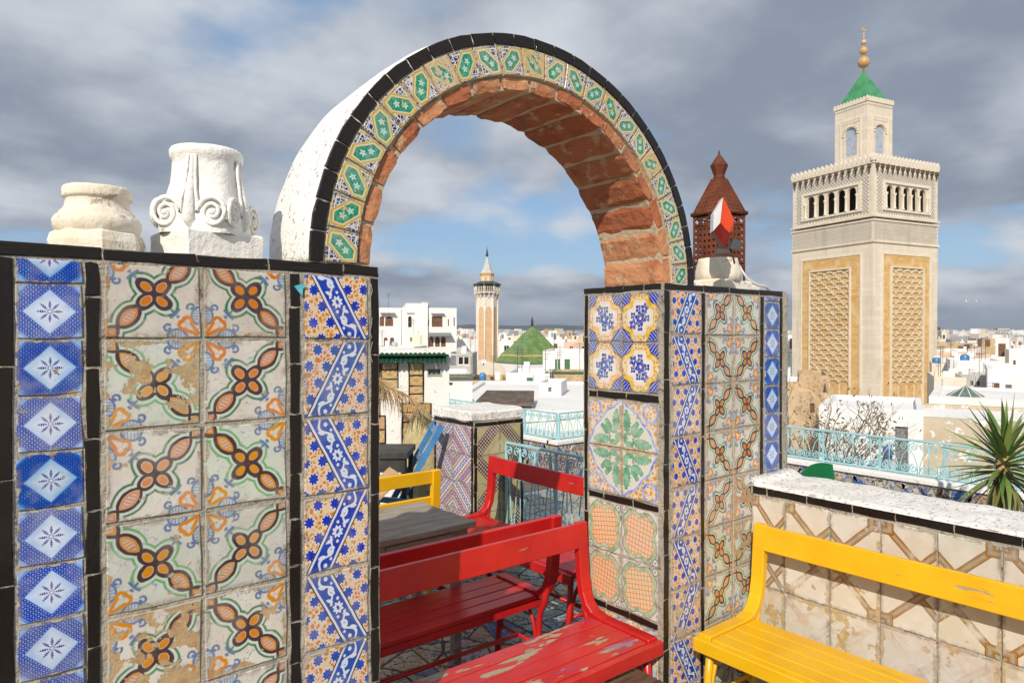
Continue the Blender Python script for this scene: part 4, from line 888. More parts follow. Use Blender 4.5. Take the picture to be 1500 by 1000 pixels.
def floodlamp():
    ORG = surf('orange_plastic', (0.62, 0.055, 0.015), (0.70, 0.075, 0.02), 6, 0.35, 0.1); WHT = surf('milky_lens', (0.66, 0.66, 0.66), (0.74, 0.74, 0.74), 8, 0.3, 0.0); DK = surf('dark_red_plastic', (0.16, 0.012, 0.010), (0.20, 0.016, 0.012), 6, 0.4, 0); GRY = surf('grey_housing', (0.05, 0.05, 0.055), (0.075, 0.075, 0.08), 8, 0.5, 0.1)
    c = pix(1058, 348, 2.93); t = empty('orange_lamp', tuple(c), ZYAW, 'orange wedge-shaped lamp with a pale face in front of the rusty lantern', 'lamp')
    s = 0.00293
    def P(x, y, d=0.0): return ((x-1058)*s, d, (348-y)*s)
    m = MB(); front = [P(1059, 289, 0), P(1076, 322, 0.01), P(1074, 338, 0.01), P(1066, 342, -.01), P(1053, 328, -.02)]
    back = [(x*0.9, y+0.075, z) for x, y, z in front]; n = 5
    m.add(front+back, [(4, 3, 2, 1, 0), (5, 6, 7, 8, 9)]+[(i, (i+1) % n, n+(i+1) % n, n+i) for i in range(n)]); link('housing', m.mesh('housing', ORG), t)
    m = MB(); f = [P(1058, 290, -.004), P(1052, 328, -.024), P(1044, 339, 0.0), P(1047, 311, 0.02)]; m.add(f+[(x+.004, y+.06, z) for x, y, z in f], [(0, 1, 2, 3), (7, 6, 5, 4), (0, 4, 5, 1), (1, 5, 6, 2), (2, 6, 7, 3), (3, 7, 4, 0)]); link('lens', m.mesh('lens', WHT), t)
    m = MB(); f = [P(1052, 329, -.022), P(1068, 343, -.012), P(1072, 340, 0.0), P(1061, 361, 0.0), P(1045, 340, 0.0)]; m.add(f+[(x, y+.05, z) for x, y, z in f], [(4, 3, 2, 1, 0), (5, 6, 7, 8, 9)]+[(i, (i+1) % 5, 5+(i+1) % 5, 5+i) for i in range(5)]); link('lower_shell', m.mesh('lower_shell', DK), t)
    m = MB(); m.prism([(-.024, -.018), (.022, -.022), (.026, .014), (-.004, .026)], -.02, .02, M=Matrix.Translation((0.048, 0.0, -0.032))); m.prism([(-.03, -.008), (.03, -.006), (.026, .010), (-.024, .012)], -.02, .03, M=Matrix.Translation((0.002, 0.01, -0.062))); link('bracket', m.mesh('bracket', GRY), t)
    m = MB(); m.tube([(0.03, 0.0, -0.045), (0.045, 0.005, -0.07), (0.058, 0.02, -0.11)], 0.004, 6); link('arm', m.mesh('arm', GRY), t)
floodlamp()

# ------------------------------------------------------------------ benches
def bench(name, L, loc, rz, mats, label, two=False):
    """front at local y=0, backrest at y=0.43; the length runs along local x"""
    t = empty(name, loc, rz, label, 'bench'); ms, mb = mats
    SZ = 0.452; D = 0.42; V = Vector
    prof = [V((0, 0.005, SZ-0.012)), V((0, 0.27, SZ-0.012)), V((0, 0.335, SZ+0.002)), V((0, 0.375, SZ+0.035)), V((0, 0.398, SZ+0.085)), V((0, 0.412, SZ+0.16)), V((0, 0.430, SZ+0.395))]
    for x in (0.036, L-0.036):
        m = MB(); m.strip(prof, 0.058, 0.038, ax=V((1, 0, 0))); o = m.build('side_frame', mb, t, (x, 0, 0))
        bv = o.modifiers.new('soft edge', 'BEVEL'); bv.width = 0.004; bv.segments = 1; bv.limit_method = 'ANGLE'
    ns = 4; wd = 0.325/ns
    for k in range(ns):
        m = MB(); y0 = 0.010+k*wd; m.bbox(0.070, L-0.070, y0, y0+wd-0.006, SZ-0.026, SZ-0.002+rnd.uniform(-.0015, .0015), 0.0025); m.build('seat_slat', ms, t)
    m = MB(); m.bbox(0.0, L, -0.022, 0.006, SZ-0.062, SZ-0.006, 0.003); m.build('front_rail', ms, t)
    m = MB(); m.bbox(0.03, L-0.03, 0.30, 0.325, SZ-0.065, SZ-0.030, 0.003); m.build('rear_rail', mb, t)
    sl = 0.03; hz = ((SZ+0.282, SZ+0.392),) if not two else ((SZ+0.31, SZ+0.392), (SZ+0.15, SZ+0.225))
    for (z0, z1) in hz:
        a = R(-4.2); M = Matrix.Translation((0, 0.412+(z0-SZ-0.16)*0.077, z0)) @ Matrix.Rotation(a, 4, 'X')
        m = MB(); m.bbox(0.010, L-0.010, -0.020, 0.006, 0, z1-z0, 0.003, M=M); m.build('backrest_board', mb, t)
    for x, sx in ((0.05, -1), (L-0.05, 1)):
        m = MB(); m.tube([(x, 0.03, SZ-0.045), (x+0.004*sx, 0.015, 0.24), (x+0.008*sx, -0.015, 0.0)], 0.0165, 10); m.build('front_leg', mb, t)
        m = MB(); m.tube([(x, 0.395, SZ+0.09), (x, 0.372, SZ-0.02), (x, 0.335, 0.36), (x, 0.325, 0.24), (x, 0.35, 0.12), (x, 0.40, 0.0)], 0.0155, 10); m.build('rear_leg', mb, t)
        m = MB(); pts = [(x-0.0*sx, 0.17+0.135*math.cos(a), 0.20+0.20*math.sin(a)) for a in [R(-5+190*i/14) for i in range(15)]]; m.tube(pts, 0.010, 8)
        m.tube([(x, 0.03, 0.20), (x, 0.33, 0.20)], 0.009, 8); m.build('arched_brace', mb, t)
    m = MB(); m.tube([(0.05, 0.17, 0.20), (L-0.05, 0.17, 0.20)], 0.011, 8); m.build('stretcher', mb, t)
    return t
bench('yellow_bench', 1.36, (2.375, 1.735, 0), -math.pi/2, (YELLOW, YELLOW), 'yellow slatted bench against the low strapwork-tiled wall in the right foreground')
bench('red_bench', 1.25, (0.975, 1.805, 0), 0, (REDWORN, RED), 'red bench with worn peeling seat set in the archway, nearest of the red benches')
bench('red_bench', 1.25, (2.205, 2.81, 0), math.pi, (RED, RED), 'red bench in shade standing back to back behind the worn red bench')
bench('red_bench', 1.30, (2.47, 3.87, 0), -math.pi/2, (RED, RED), 'red bench in front of the pale blue railing, beyond the grey wooden table')
bench('yellow_bench', 1.30, (2.36, 4.10, 0), math.pi, (YELLOW, YELLOW), 'yellow bench with two back boards behind the grey wooden table', two=True)

# ------------------------------------------------------------------ tables
t = empty('wooden_table', (1.08, 2.83, 0), 0, 'weathered grey plank table with a drawer between the red benches', 'table')
for k in range(4): m = MB(); m.bbox(-0.15, 0.955, 0.135*k, 0.135*k+0.132, 0.718, 0.746+rnd.uniform(-.002, .002), 0.003); m.build('top_plank', GREYWOOD, t)
m = MB(); m.box(0.0, 0.92, 0.03, 0.05, 0.60, 0.717); m.box(0.0, 0.92, 0.49, 0.51, 0.60, 0.717); m.box(0.90, 0.921, 0.051, 0.489, 0.60, 0.717); m.box(0.0, 0.02, 0.051, 0.489, 0.60, 0.717); m.build('apron', GREYWOOD, t)
m = MB(); m.bbox(0.45, 0.82, 0.018, 0.031, 0.615, 0.705, 0.003); d_ = m.build('drawer', GREYWOOD, t); m = MB(); m.lathe([(0.006, 0), (0.012, 0.008), (0.010, 0.016), (0.002, 0.018)], 10); m.build('knob', DARKWOOD, d_, (0.63, 0.018, 0.66), (R(90), 0, 0))
for (x, y) in ((0.02, 0.06), (0.86, 0.06), (0.02, 0.45), (0.86, 0.45)): m = MB(); m.bbox(x, x+0.045, y, y+0.045, 0, 0.60, 0.004); m.build('leg', GREYWOOD, t)
t = empty('brown_stool_table', (1.64, 1.745, 0), 0, 'low dark brown worn table in front of the worn red bench at the picture bottom', 'table')
for k in range(4): m = MB(); m.bbox(-0.02, 0.38, -0.10*k-0.097, -0.10*k, 0.385, 0.412, 0.003); m.build('top_plank', DARKWOOD, t)
for (x, y) in ((0.03, -0.05), (0.33, -0.05), (0.03, -0.35), (0.33, -0.35)): m = MB(); m.bbox(x-.02, x+.02, y-.02, y+.02, 0, 0.386, 0.003); m.build('leg', DARKWOOD, t)

# ------------------------------------------------------------------ pillar in the middle of the terrace
mid = empty('tiled_post', (0, 0, 0), 0, 'short square post of ribbon and ring tiles with a rough stone slab on top', 'pillar')
MX0, MX1, MY0, MY1, MT = 2.87, 3.33, 4.02, 4.56, 1.065
core(mid, MX0, MX1, MY0, MY1, -0.01, MT-0.003, MORTAR, 9)
for k in range(5):
    z1 = MT-0.036-0.212*k; z0 = max(0.01, z1-0.212)
    for c in range(2):
        y1 = MY1-0.035-0.235*c; tile(mid, DIAG, y1-0.1175, (z0+z1)/2, 0.231, z1-z0-0.004, MX0, 'left', flip=(c ^ (k % 2)) , wear=0.1)
        x0 = MX0+0.025+0.205*c; tile(mid, RINGT, x0+0.1025, (z0+z1)/2, 0.201, z1-z0-0.004, MY0, 'front', flip=c | (2 if k % 2 else 0), wear=0.1)
trim(mid, MY0+0.005, MY1, MT-0.018, 0.03, MX0, 'left', step=0.2, seed=41); trim(mid, MX0+0.003, MX1, MT-0.018, 0.03, MY0, 'front', step=0.2, seed=42)
for (c, sd, pl, si) in ((MY1-0.017, 43, MX0, 'left'), (MY0+0.024, 44, MX0, 'left'), (MX0+0.012, 45, MY0, 'front'), (MX1-0.012, 46, MY0, 'front')): trim(mid, 0.02, MT-0.036, c, 0.026, pl, si, step=0.2, vertical=True, seed=sd)
m = MB(); m.bbox(MX0-0.02, MX1+0.03, MY0+0.03, MY1, MT-0.002, MT+0.075, 0.012); me = m.mesh('stone_slab', FLAKED); subdiv(me, 7, 0.012, 9, 3); link('stone_slab', me, mid)

# ------------------------------------------------------------------ railings
def lyre(wd, ht):
    m = MB(); V = Vector; ax, up = V((1, 0, 0)), V((0, 0, 1)); z0 = V((0, 0, 0)); r = 0.0065
    for sg in (-1, 1):
        c = V((sg*wd*0.25, 0, ht-wd*0.27)); sp = spiral(c, wd*0.22, 1.6, 26, ax, up, z0, sg, R(180) if sg < 0 else 0.0)
        sp = spiral(c, wd*0.22, 1.6, 26, ax*sg, up, z0, 1, 0.0)
        m.tube([V((sg*wd*0.05, 0, 0.0)), V((sg*wd*0.07, 0, ht*0.25)), V((sg*wd*0.22, 0, ht*0.55)), V((sg*wd*0.46, 0, ht-wd*0.40))]+sp, r, 6, flat=0.6)
        for zc in ((wd*0.24,) if ht < 0.45 else (wd*0.24, wd*0.74)):
            c2 = V((sg*wd*0.25, 0, zc)); m.tube(spiral(c2, wd*0.225, 1.5, 22, ax*sg, up, z0, -1, R(90)), r*0.9, 6, flat=0.6)
    return m
def railing(name, p0, p1, zb, ht, label, wd=0.17, posts=3, finial=None):
    p0, p1 = Vector(p0), Vector(p1); L = (p1-p0).length; d = (p1-p0)/L; rz = math.atan2(d.y, d.x)
    t = empty(name, (p0.x, p0.y, zb), rz, label, 'railing'); n = max(2, round(L/wd)); wd = L/n
    m = MB(); m.bbox(0, L, -0.015, 0.015, ht-0.012, ht+0.006, 0.003); m.build('top_rail', AQUA, t)
    m = MB(); m.bbox(0, L, -0.010, 0.010, 0.012, 0.026, 0.002); m.build('bottom_rail', AQUA, t)
    me = lyre(wd, ht-0.042).mesh('scroll', AQUA)
    for k in range(n): link('scroll', me, t, (wd*(k+0.5), 0, 0.026))
    m = MB(); m.bbox(-0.009, 0.009, -0.009, 0.009, 0, ht-0.012, 0.002); pm = m.mesh('post', AQUA)
    for k in range(posts+1): link('post', pm, t, (L*k/posts, 0, 0))
    m = MB(); m.tube([(0, 0, 0.0), (0, 0, ht-0.012)], 0.0045, 5); bm2 = m.mesh('bar', AQUA)
    for k in range(1, n): link('bar', bm2, t, (wd*k, 0, 0))
    return t
railing('scroll_railing', (3.15, 4.00), (3.15, 2.35), 0.06, 0.84, 'pale blue scrollwork railing right behind the far red bench', 0.165, 3)
railing('scroll_railing', (5.40, 9.4), (5.40, 5.90), 0.47, 0.31, 'pale blue scrollwork railing on the far mosaic parapet, receding left from its corner', 0.15, 6)
railing('scroll_railing', (5.42, 5.88), (6.45, 5.88), 0.47, 0.31, 'short pale blue railing on the far parapet, between its corner and the tall pillar', 0.15, 2)
railing('scroll_railing', (6.45, 5.86), (6.45, -0.4), 0.47, 0.31, 'pale blue scrollwork railing on the right parapet in front of the square minaret', 0.16, 12)
SHARDWALL = FLOORM
def mosaic_wall(name, x0, x1, y0, y1, side, label, seed):
    t = empty(name, (0, 0, 0), 0, label, 'wall')
    m = MB(); m.box(x0, x1, y0, y1, -0.005, 0.425); m.build('masonry_core', CONCRETE, t)
    m = MB(); m.bbox(x0-0.03, x1+0.03, y0-0.03, y1+0.03, 0.425, 0.472, 0.006); me = m.mesh('coping', LIME); link('coping', me, t)
    a, b = (x0, x1) if side == 'front' else (y0, y1)
    st = 0.105
    for c, o in shard_field(a, b, 0.01, 0.42, st, seed, 0.007):
        me = shard_mesh(c, o, 0.008, False); ob = link('tile_shard', me, t)
        if side == 'front': ob.location = (c[0], y0, c[1])
        else: ob.location = (x0, c[0], c[1]); ob.rotation_euler = (0, 0, -math.pi/2)
mosaic_wall('mosaic_parapet', 5.33, 5.47, 5.96, 9.5, 'left', 'broken-tile mosaic parapet under the far left-hand blue railing', 5)
mosaic_wall('mosaic_parapet', 5.33, 6.37, 5.82, 5.94, 'front', 'broken-tile mosaic parapet at the terrace corner beside the tall pillar', 6)
mosaic_wall('mosaic_parapet', 6.38, 6.52, -0.5, 5.94, 'left', 'long broken-tile mosaic parapet below the right-hand blue railing', 7)
# ------------------------------------------------------------------ town materials
def wallmat(name, c1, c2, c3, sc_=0.35, t3=0.60): return surf(name, c1, c2, sc_, 0.92, 0.5, 6, 0.03, 0.15, c3, t3, sc_*5)
WHITE = wallmat('town_limewash', (0.76, 0.75, 0.73), (0.82, 0.81, 0.79), (0.56, 0.53, 0.48), 0.5, 0.66)
CREAMW = wallmat('cream_render', (0.68, 0.60, 0.48), (0.75, 0.69, 0.58), (0.50, 0.42, 0.32), 0.5, 0.62)
PINKW = wallmat('pink_render', (0.62, 0.43, 0.33), (0.68, 0.52, 0.41), (0.45, 0.32, 0.25), 0.5, 0.62)
GREYW = wallmat('grey_render', (0.42, 0.42, 0.41), (0.52, 0.51, 0.49), (0.30, 0.29, 0.28), 0.5, 0.62)
TANW = wallmat('tan_rubble', (0.46, 0.33, 0.20), (0.58, 0.44, 0.29), (0.34, 0.25, 0.17), 1.6, 0.56)
STAINW = wallmat('stained_render', (0.44, 0.37, 0.27), (0.55, 0.47, 0.36), (0.74, 0.72, 0.68), 0.8, 0.55)
ROOFG = wallmat('grey_flat_roof', (0.46, 0.46, 0.45), (0.60, 0.59, 0.57), (0.36, 0.35, 0.34), 0.4)
PANE = surf('dark_window_glass', (0.016, 0.018, 0.022), (0.035, 0.036, 0.040), 2, 0.15, 0); BROWNP = surf('brown_shutter', (0.13, 0.065, 0.035), (0.19, 0.10, 0.055), 5, 0.6, 0.1); GREENP = surf('green_shutter', (0.05, 0.16, 0.075), (0.08, 0.22, 0.10), 5, 0.5, 0.1); GREYP = surf('grey_shutter', (0.15, 0.17, 0.17), (0.23, 0.25, 0.25), 5, 0.6, 0.1)
FRAMEW = surf('pale_frame', (0.60, 0.58, 0.54), (0.68, 0.66, 0.62), 3, 0.7, 0)
GREENTILE = surf('green_glazed_roof_tile', (0.004, 0.030, 0.016), (0.010, 0.062, 0.030), 12, 0.15, 0.2, 30, 0.01, 0.5)
DKMETAL = surf('dark_metal', (0.03, 0.032, 0.035), (0.06, 0.06, 0.06), 6, 0.5, 0)
PM = {'glass': PANE, 'brown': BROWNP, 'green': GREENP, 'grey': GREYP}
def facade(m, x0, x1, z0, z1, holes, y=0.0, rev=0.2):
    """front wall (facing -Y) with real openings; holes: (x0,x1,z0,z1,arched)"""
    xs = sorted({x0, x1, *[h[0] for h in holes], *[h[1] for h in holes]}); zs = sorted({z0, z1, *[h[2] for h in holes], *[h[3] for h in holes]})
    for a, b in zip(xs, xs[1:]):
        for c, d in zip(zs, zs[1:]):
            cx, cz = (a+b)/2, (c+d)/2
            if any(h[0] < cx < h[1] and h[2] < cz < h[3] for h in holes): continue
            m.add([(a, y, c), (b, y, c), (b, y, d), (a, y, d)], [(0, 1, 2, 3)])
    for (a, b, c, d, ar) in holes:
        m.add([(a, y, c), (a, y, d), (a, y+rev, d), (a, y+rev, c)], [(0, 1, 2, 3)]); m.add([(b, y, c), (b, y+rev, c), (b, y+rev, d), (b, y, d)], [(0, 1, 2, 3)])
        m.add([(a, y, c), (a, y+rev, c), (b, y+rev, c), (b, y, c)], [(0, 1, 2, 3)]); m.add([(a, y, d), (b, y, d), (b, y+rev, d), (a, y+rev, d)], [(0, 1, 2, 3)])
        if ar:
            r = (b-a)/2; cx = (a+b)/2; cz = d-r; n = 6; arc = [(cx+r*math.cos(math.pi*i/n/2), cz+r*math.sin(math.pi*i/n/2)) for i in range(n+1)]
            for sg in (1, -1):
                pts = [(cx+(px_-cx)*sg, pz) for px_, pz in arc]; co = (cx+r*sg, d)
                for i in range(n):
                    m.add([(co[0], y, co[1]), (pts[i+1][0], y, pts[i+1][1]), (pts[i][0], y, pts[i][1])], [(0, 1, 2) if sg > 0 else (2, 1, 0)])
                    m.add([(pts[i][0], y, pts[i][1]), (pts[i+1][0], y, pts[i+1][1]), (pts[i+1][0], y+rev, pts[i+1][1]), (pts[i][0], y+rev, pts[i][1])], [(0, 1, 2, 3) if sg > 0 else (3, 2, 1, 0)])
def house(name, label, x0, x1, ytop, depth, mat, thick=6.0, yaw=0.0, wins=(), zb=-9.2, par=0.35, cat='building', group=None, roof=None, rev=None, pixels=True, pos=None, wd=None, zt=None):
    """a block with parapet; its front at the given distance spans picture columns x0..x1; wins in picture pixels (x0,x1,y0,y1,kind,arched)"""
    s = depth/1000.0
    if pos is None: c = pix((x0+x1)/2, ytop, depth); W = (x1-x0)*s; zt = c.z; pos = (c.x, c.y, zb)
    else: W = wd
    t = empty(name, pos, ZYAW+yaw, label, cat, group); H = zt-zb; hw = W/2; rev = rev or max(0.12, 0.0016*depth)
    hs = []
    for q in wins:
        if pixels: a, b, c1, d1 = (q[0]-(x0+x1)/2)*s, (q[1]-(x0+x1)/2)*s, EYE+(490-q[3])*s-zb, EYE+(490-q[2])*s-zb
        else: a, b, c1, d1 = q[:4]
        hs.append((a, b, c1, d1, q[4], q[5] if len(q) > 5 else False))
    m = MB(); facade(m, -hw, hw, 0, H, [(h[0], h[1], h[2], h[3], h[5]) for h in hs], 0.0, rev)
    p = min(0.3, W*0.06)
    m.add([(-hw, 0, 0), (-hw, thick, 0), (-hw, thick, H), (-hw, 0, H)], [(3, 2, 1, 0)][::-1] and [(0, 3, 2, 1)]); m.add([(hw, 0, 0), (hw, thick, 0), (hw, thick, H), (hw, 0, H)], [(0, 1, 2, 3)]); m.add([(-hw, thick, 0), (hw, thick, 0), (hw, thick, H), (-hw, thick, H)], [(3, 2, 1, 0)][::-1] and [(1, 0, 3, 2)])
    O = [(-hw, 0, H), (hw, 0, H), (hw, thick, H), (-hw, thick, H)]; I = [(-hw+p, p, H), (hw-p, p, H), (hw-p, thick-p, H), (-hw+p, thick-p, H)]; B = [(x, y, H-par) for x, y, z in I]
    for i in range(4):
        j = (i+1) % 4; m.add([O[i], O[j], I[j], I[i]], [(0, 1, 2, 3)]); m.add([I[i], I[j], B[j], B[i]], [(0, 1, 2, 3)])
    m.build('wall', mat, t); rb = MB(); rb.add(B, [(0, 1, 2, 3)]); rb.build('roof', roof or mat, t)
    for (a, b, c1, d1, kind, ar) in hs:
        wo = MB(); wo.box(a-0.001, b+0.001, rev*0.55, rev*0.62, c1-.001, d1+.001); o = wo.build('window' if kind in ('glass', 'grey') else 'shutter', PM[kind], t)
        fw = min(0.09, (b-a)*0.10); fr = MB(); fr.box(a, a+fw, rev*0.42, rev*0.56, c1, d1); fr.box(b-fw, b, rev*0.42, rev*0.56, c1, d1); fr.box((a+b)/2-fw/2, (a+b)/2+fw/2, rev*0.42, rev*0.56, c1, d1); fr.box(a+fw, b-fw, rev*0.43, rev*0.55, c1, c1+fw); fr.box(a+fw, b-fw, rev*0.43, rev*0.55, d1-fw, d1)
        fr.build('frame', FRAMEW if kind == 'glass' else PM[kind], o)
    if depth > 19 and cat == 'building' and group is None and W > 0.9 and name != 'white_flat_roof_house' and name != 'white_terrace_house':
        rq = random.Random(int(x0*7+ytop)); roof_bits(t, W, H, rq, thick, par)
    return t
def roof_bits(t, W, H, rq, thick, par):
    hw = W/2
    for k in range(rq.randint(1, 3)):
        x = rq.uniform(-hw*.85, hw*.85); y = rq.uniform(.3, max(.5, thick*.8)); h_ = rq.uniform(.9, 1.9)
        def aer(m):
            m.tube([(x, y, H-par), (x, y, H+h_)], 0.02, 4)
            for q in range(4): m.box(x-.28+.05*q, x+.28-.05*q, y-.01, y+.01, H+h_-.10-.14*q, H+h_-.08-.14*q)
        addpart(t, 'aerial', DKMETAL, aer)
    for k in range(rq.randint(1, 2)):
        x = rq.uniform(-hw*.8, hw*.8); y = rq.uniform(.4, max(.6, thick*.6)); h_ = rq.uniform(.2, .5); addpart(t, 'chimney', WHITE, lambda m: m.box(x-.16, x+.16, y, y+.32, H-par, H+h_))
    if rq.random() < .6: x = rq.uniform(-hw*.7, hw*.7); r_ = rq.uniform(.22, .32); addpart(t, 'roof_tank', rq.choice((GREYW, CHAIRBLUE, CREAMW)), lambda m: m.lathe([(r_, 0), (r_, .6), (r_*.7, .7), (.06, .74)], 12, c=(x, max(.6, thick*.3), H-par)))
    x = rq.uniform(-hw*.9, hw*.9); addpart(t, 'drain_pipe', GREYW, lambda m: m.tube([(x, -0.04, H-.1), (x, -0.04, max(0, H-4))], 0.035, 5))
def addpart(t, name, mat, f):
    m = MB(); f(m); return m.build(name, mat, t)

# ------------------------------------------------------------------ far end of the terrace
KD = 6.5; ks = KD/1000; kc = pix(606, 0, KD)
kiosk = empty('tiled_kiosk', (kc.x, kc.y, 0), ZYAW+R(10), 'white kiosk with black-framed ochre tile strips and a green tiled eave', 'kiosk')
kx = lambda px: (px-606)*ks; kz = lambda py: EYE+(490-py)*ks
m = MB(); facade(m, kx(520), kx(658), 0, kz(530), [(kx(627), kx(645), kz(549), kz(541), False)], 0, 0.05); m.box(kx(520), kx(658), 0.052, 0.9, 0, kz(530)-.001)
m.build('wall', LIME, kiosk)
m = MB(); m.box(kx(518), kx(660), -0.02, 0.9, kz(530), kz(512)); m.build('roof_slab', LIME, kiosk)
m = MB(); m.box(kx(627), kx(645), 0.03, 0.045, kz(549), kz(541)); v_ = m.build('vent', GREYP, kiosk)
m = MB()
for (a, b, c, d) in ((625.5, 627, 551, 540), (645, 646.5, 551, 540), (627, 645, 550.5, 549), (627, 645, 541.2, 540)): m.box(kx(a), kx(b), -0.012, 0.03, kz(c), kz(d))
m.build('frame', GREYW, v_)
m = MB(); n = 8; L_ = 0.13
vs = []
for (f, r) in ((0, 0.024), (1, 0.021)):
    for k in range(n+1): a = math.pi*k/n; vs.append((r*math.cos(a), -L_*f*0.75, r*math.sin(a)-f*0.085))
for (f, r) in ((0, 0.018), (1, 0.015)):
    for k in range(n+1): a = math.pi*k/n; vs.append((r*math.cos(a), -L_*f*0.75, r*math.sin(a)-f*0.085))
q = n+1; fs = [(k, k+1, q+k+1, q+k) for k in range(n)]+[(2*q+k+1, 2*q+k, 3*q+k, 3*q+k+1) for k in range(n)]+[(q+k, q+k+1, 3*q+k+1, 3*q+k) for k in range(n)]
me = m.add(vs, fs, 0, True).mesh('eave_tile', GREENTILE)
for i in range(17): o = link('eave_tile', me, kiosk, (kx(540)+i*0.0445, -0.015, kz(519))); o.rotation_euler = (0, rnd.uniform(-.05, .05), 0)
m = MB(); m.box(kx(535), kx(656), -0.10, -0.02, kz(521), kz(518.5), M=None); m.build('eave_board', GREENTILE, kiosk)
def kstrip(a, b, tops):
    for i in range(len(tops)-1):
        z1, z0 = kz(tops[i]), kz(tops[i+1]); tile(kiosk, OCHRE, (kx(a)+kx(b))/2, (z0+z1)/2, kx(b)-kx(a)-0.012, z1-z0-0.014, 0.0, wear=0.15)
        tile(kiosk, BLACK, (kx(a)+kx(b))/2, z1, kx(b)-kx(a)+0.006, 0.012, 0.0, name='border_tile', tilt=0)
    for e in (a, b): tile(kiosk, BLACK, kx(e), (kz(tops[0])+kz(tops[-1]))/2, 0.011, kz(tops[0])-kz(tops[-1]), 0.0, name='border_tile', tilt=0, proud=0.006)
kstrip(559, 583, (530, 541, 555, 569)); kstrip(540, 557, (530, 541, 555, 569, 590, 612)); kstrip(599, 620, (530, 550, 565, 577, 590)); kstrip(589, 631, (591, 604, 618, 640, 668)); kstrip(545, 565, (608, 628, 648, 668))

STRAW = surf('pale_woven_straw', (0.40, 0.33, 0.17), (0.52, 0.44, 0.25), 9, 0.9, 0.9, 60, 0.01, 0.2, (0.30, 0.26, 0.13), 0.6)
c = pix(617, 0, 6.05); jar = empty('clay_jar', (c.x, c.y, 0), 0, 'big bulging straw-coloured jar in front of the white kiosk', 'jar')
m = MB(); m.lathe([(0.13, 0.0), (0.16, 0.06), (0.185, 0.25), (0.19, 0.42), (0.183, 0.60), (0.160, 0.76), (0.12, 0.90), (0.075, 0.985), (0.045, 1.02)], 28, wob=0.06); m.build('body', STRAW, jar)
m = MB(); m.lathe([(0.040, 1.015), (0.045, 1.03), (0.030, 1.07), (0.012, 1.08)], 14); m.build('neck', STRAW, jar)

def folding_chair(loc, rz, tilt, label):
    t = empty('folding_chair', loc, rz, label, 'chair'); T = Matrix.Rotation(tilt, 4, 'Y')
    def pc(nm, a, b, w_, th, mat):
        m = MB(); d = Vector(b)-Vector(a); m.strip([T @ Vector(a), T @ Vector(b)], w_, th, ax=Vector((0, 1, 0))); m.build(nm, mat, t)
    for y in (-0.19, 0.19): pc('side_rail', (0, y, 0.0), (0, y, 1.17), 0.028, 0.045, CHAIRBLUE); pc('leg', (-0.02, y*0.85, 0.30), (-0.34, y*0.85, -0.10), 0.025, 0.04, CHAIRBLUE)
    for z in (0.60, 0.84, 1.08): m = MB(); m.box(-0.012, 0.012, -0.176, 0.176, z, z+0.055, M=T); m.build('back_slat', CHAIRBLUE, t)
    m = MB(); m.box(-0.26, 0.0, -0.17, 0.17, 0.36, 0.375, M=T); m.build('seat', TANP, t)
TANP = surf('bare_tan_board', (0.46, 0.29, 0.15), (0.54, 0.36, 0.20), 5, 0.7, 0.2)
c = pix(533, 0, 5.15); folding_chair((c.x, c.y, 0.0), ZYAW+R(12), R(29), 'blue folding chair tilted against the jar beside the tiled post')
c = pix(588, 0, 4.75); folding_chair((c.x, c.y, 0.30), ZYAW+R(205), R(40), 'blue folding chair lying over behind the yellow back boards')
c = pix(573, 0, 4.95); bt = empty('black_table', (c.x, c.y, 0), ZYAW, 'small black table piled behind the far yellow bench', 'table')
m = MB(); m.bbox(-0.22, 0.12, -0.02, 0.40, 0.80, 0.845, 0.004); m.build('top', DKMETAL, bt)
m = MB(); m.box(-0.20, 0.10, 0.0, 0.02, 0.70, 0.80); m.build('apron', DKMETAL, bt)
for (x, y) in ((-0.19, 0.02), (0.07, 0.02), (-0.19, 0.34), (0.07, 0.34)): m = MB(); m.box(x, x+0.035, y, y+0.035, 0, 0.80); m.build('leg', DKMETAL, bt)

DRY = surf('dry_palm', (0.30, 0.19, 0.09), (0.44, 0.31, 0.16), 9, 0.8, 0.2)
def dry_frond():
    D = 5.75; o = pix(600, 600, D); t = empty('dry_palm_frond', tuple(o), ZYAW, 'dead brown palm frond drooping across the front of the kiosk', 'palm frond'); s = D/1000
    L = lambda px, py, y=0.0: Vector(((px-600)*s, y, (600-py)*s))
    stem = [L(541, 545, .1), L(556, 558, .05), L(572, 568), L(590, 576), L(608, 588), L(624, 601), L(637, 614, -.02)]
    m = MB(); m.tube(stem, [0.012, 0.012, 0.011, 0.010, 0.009, 0.007, 0.005], 6); m.build('stem', DRY, t)
    rr = random.Random(4); m = MB()
    for k in range(150):
        f = rr.random()**1.4*0.75; i = min(int(f*6), 5); p = stem[i].lerp(stem[i+1], f*6-i)
        ln_ = rr.uniform(0.10, 0.36)*(1-f*0.55); dx = rr.uniform(-.10, .16); dy = rr.uniform(-.10, .06)
        q1 = p+Vector((dx*0.5, dy*0.6, -ln_*0.45)); q2 = p+Vector((dx*0.8, dy, -ln_)); w_ = 0.006
        m.add([p+Vector((-w_/2, 0, 0)), p+Vector((w_/2, 0, .002)), q1+Vector((w_/2, .003, 0)), q1+Vector((-w_/2, 0, 0)), q2], [(0, 1, 2, 3), (3, 2, 4)])
    for k in range(40):
        f = rr.random()*0.8; i = min(int(f*6), 5); p = stem[i].lerp(stem[i+1], f*6-i); d = Vector((rr.uniform(.05, .2), rr.uniform(-.08, .04), rr.uniform(-.06, .12)))
        m.add([p, p+Vector((0.004, 0, .004)), p+d], [(0, 1, 2)])
    o = m.build('leaflets', DRY, t); o['kind'] = 'stuff'
dry_frond()

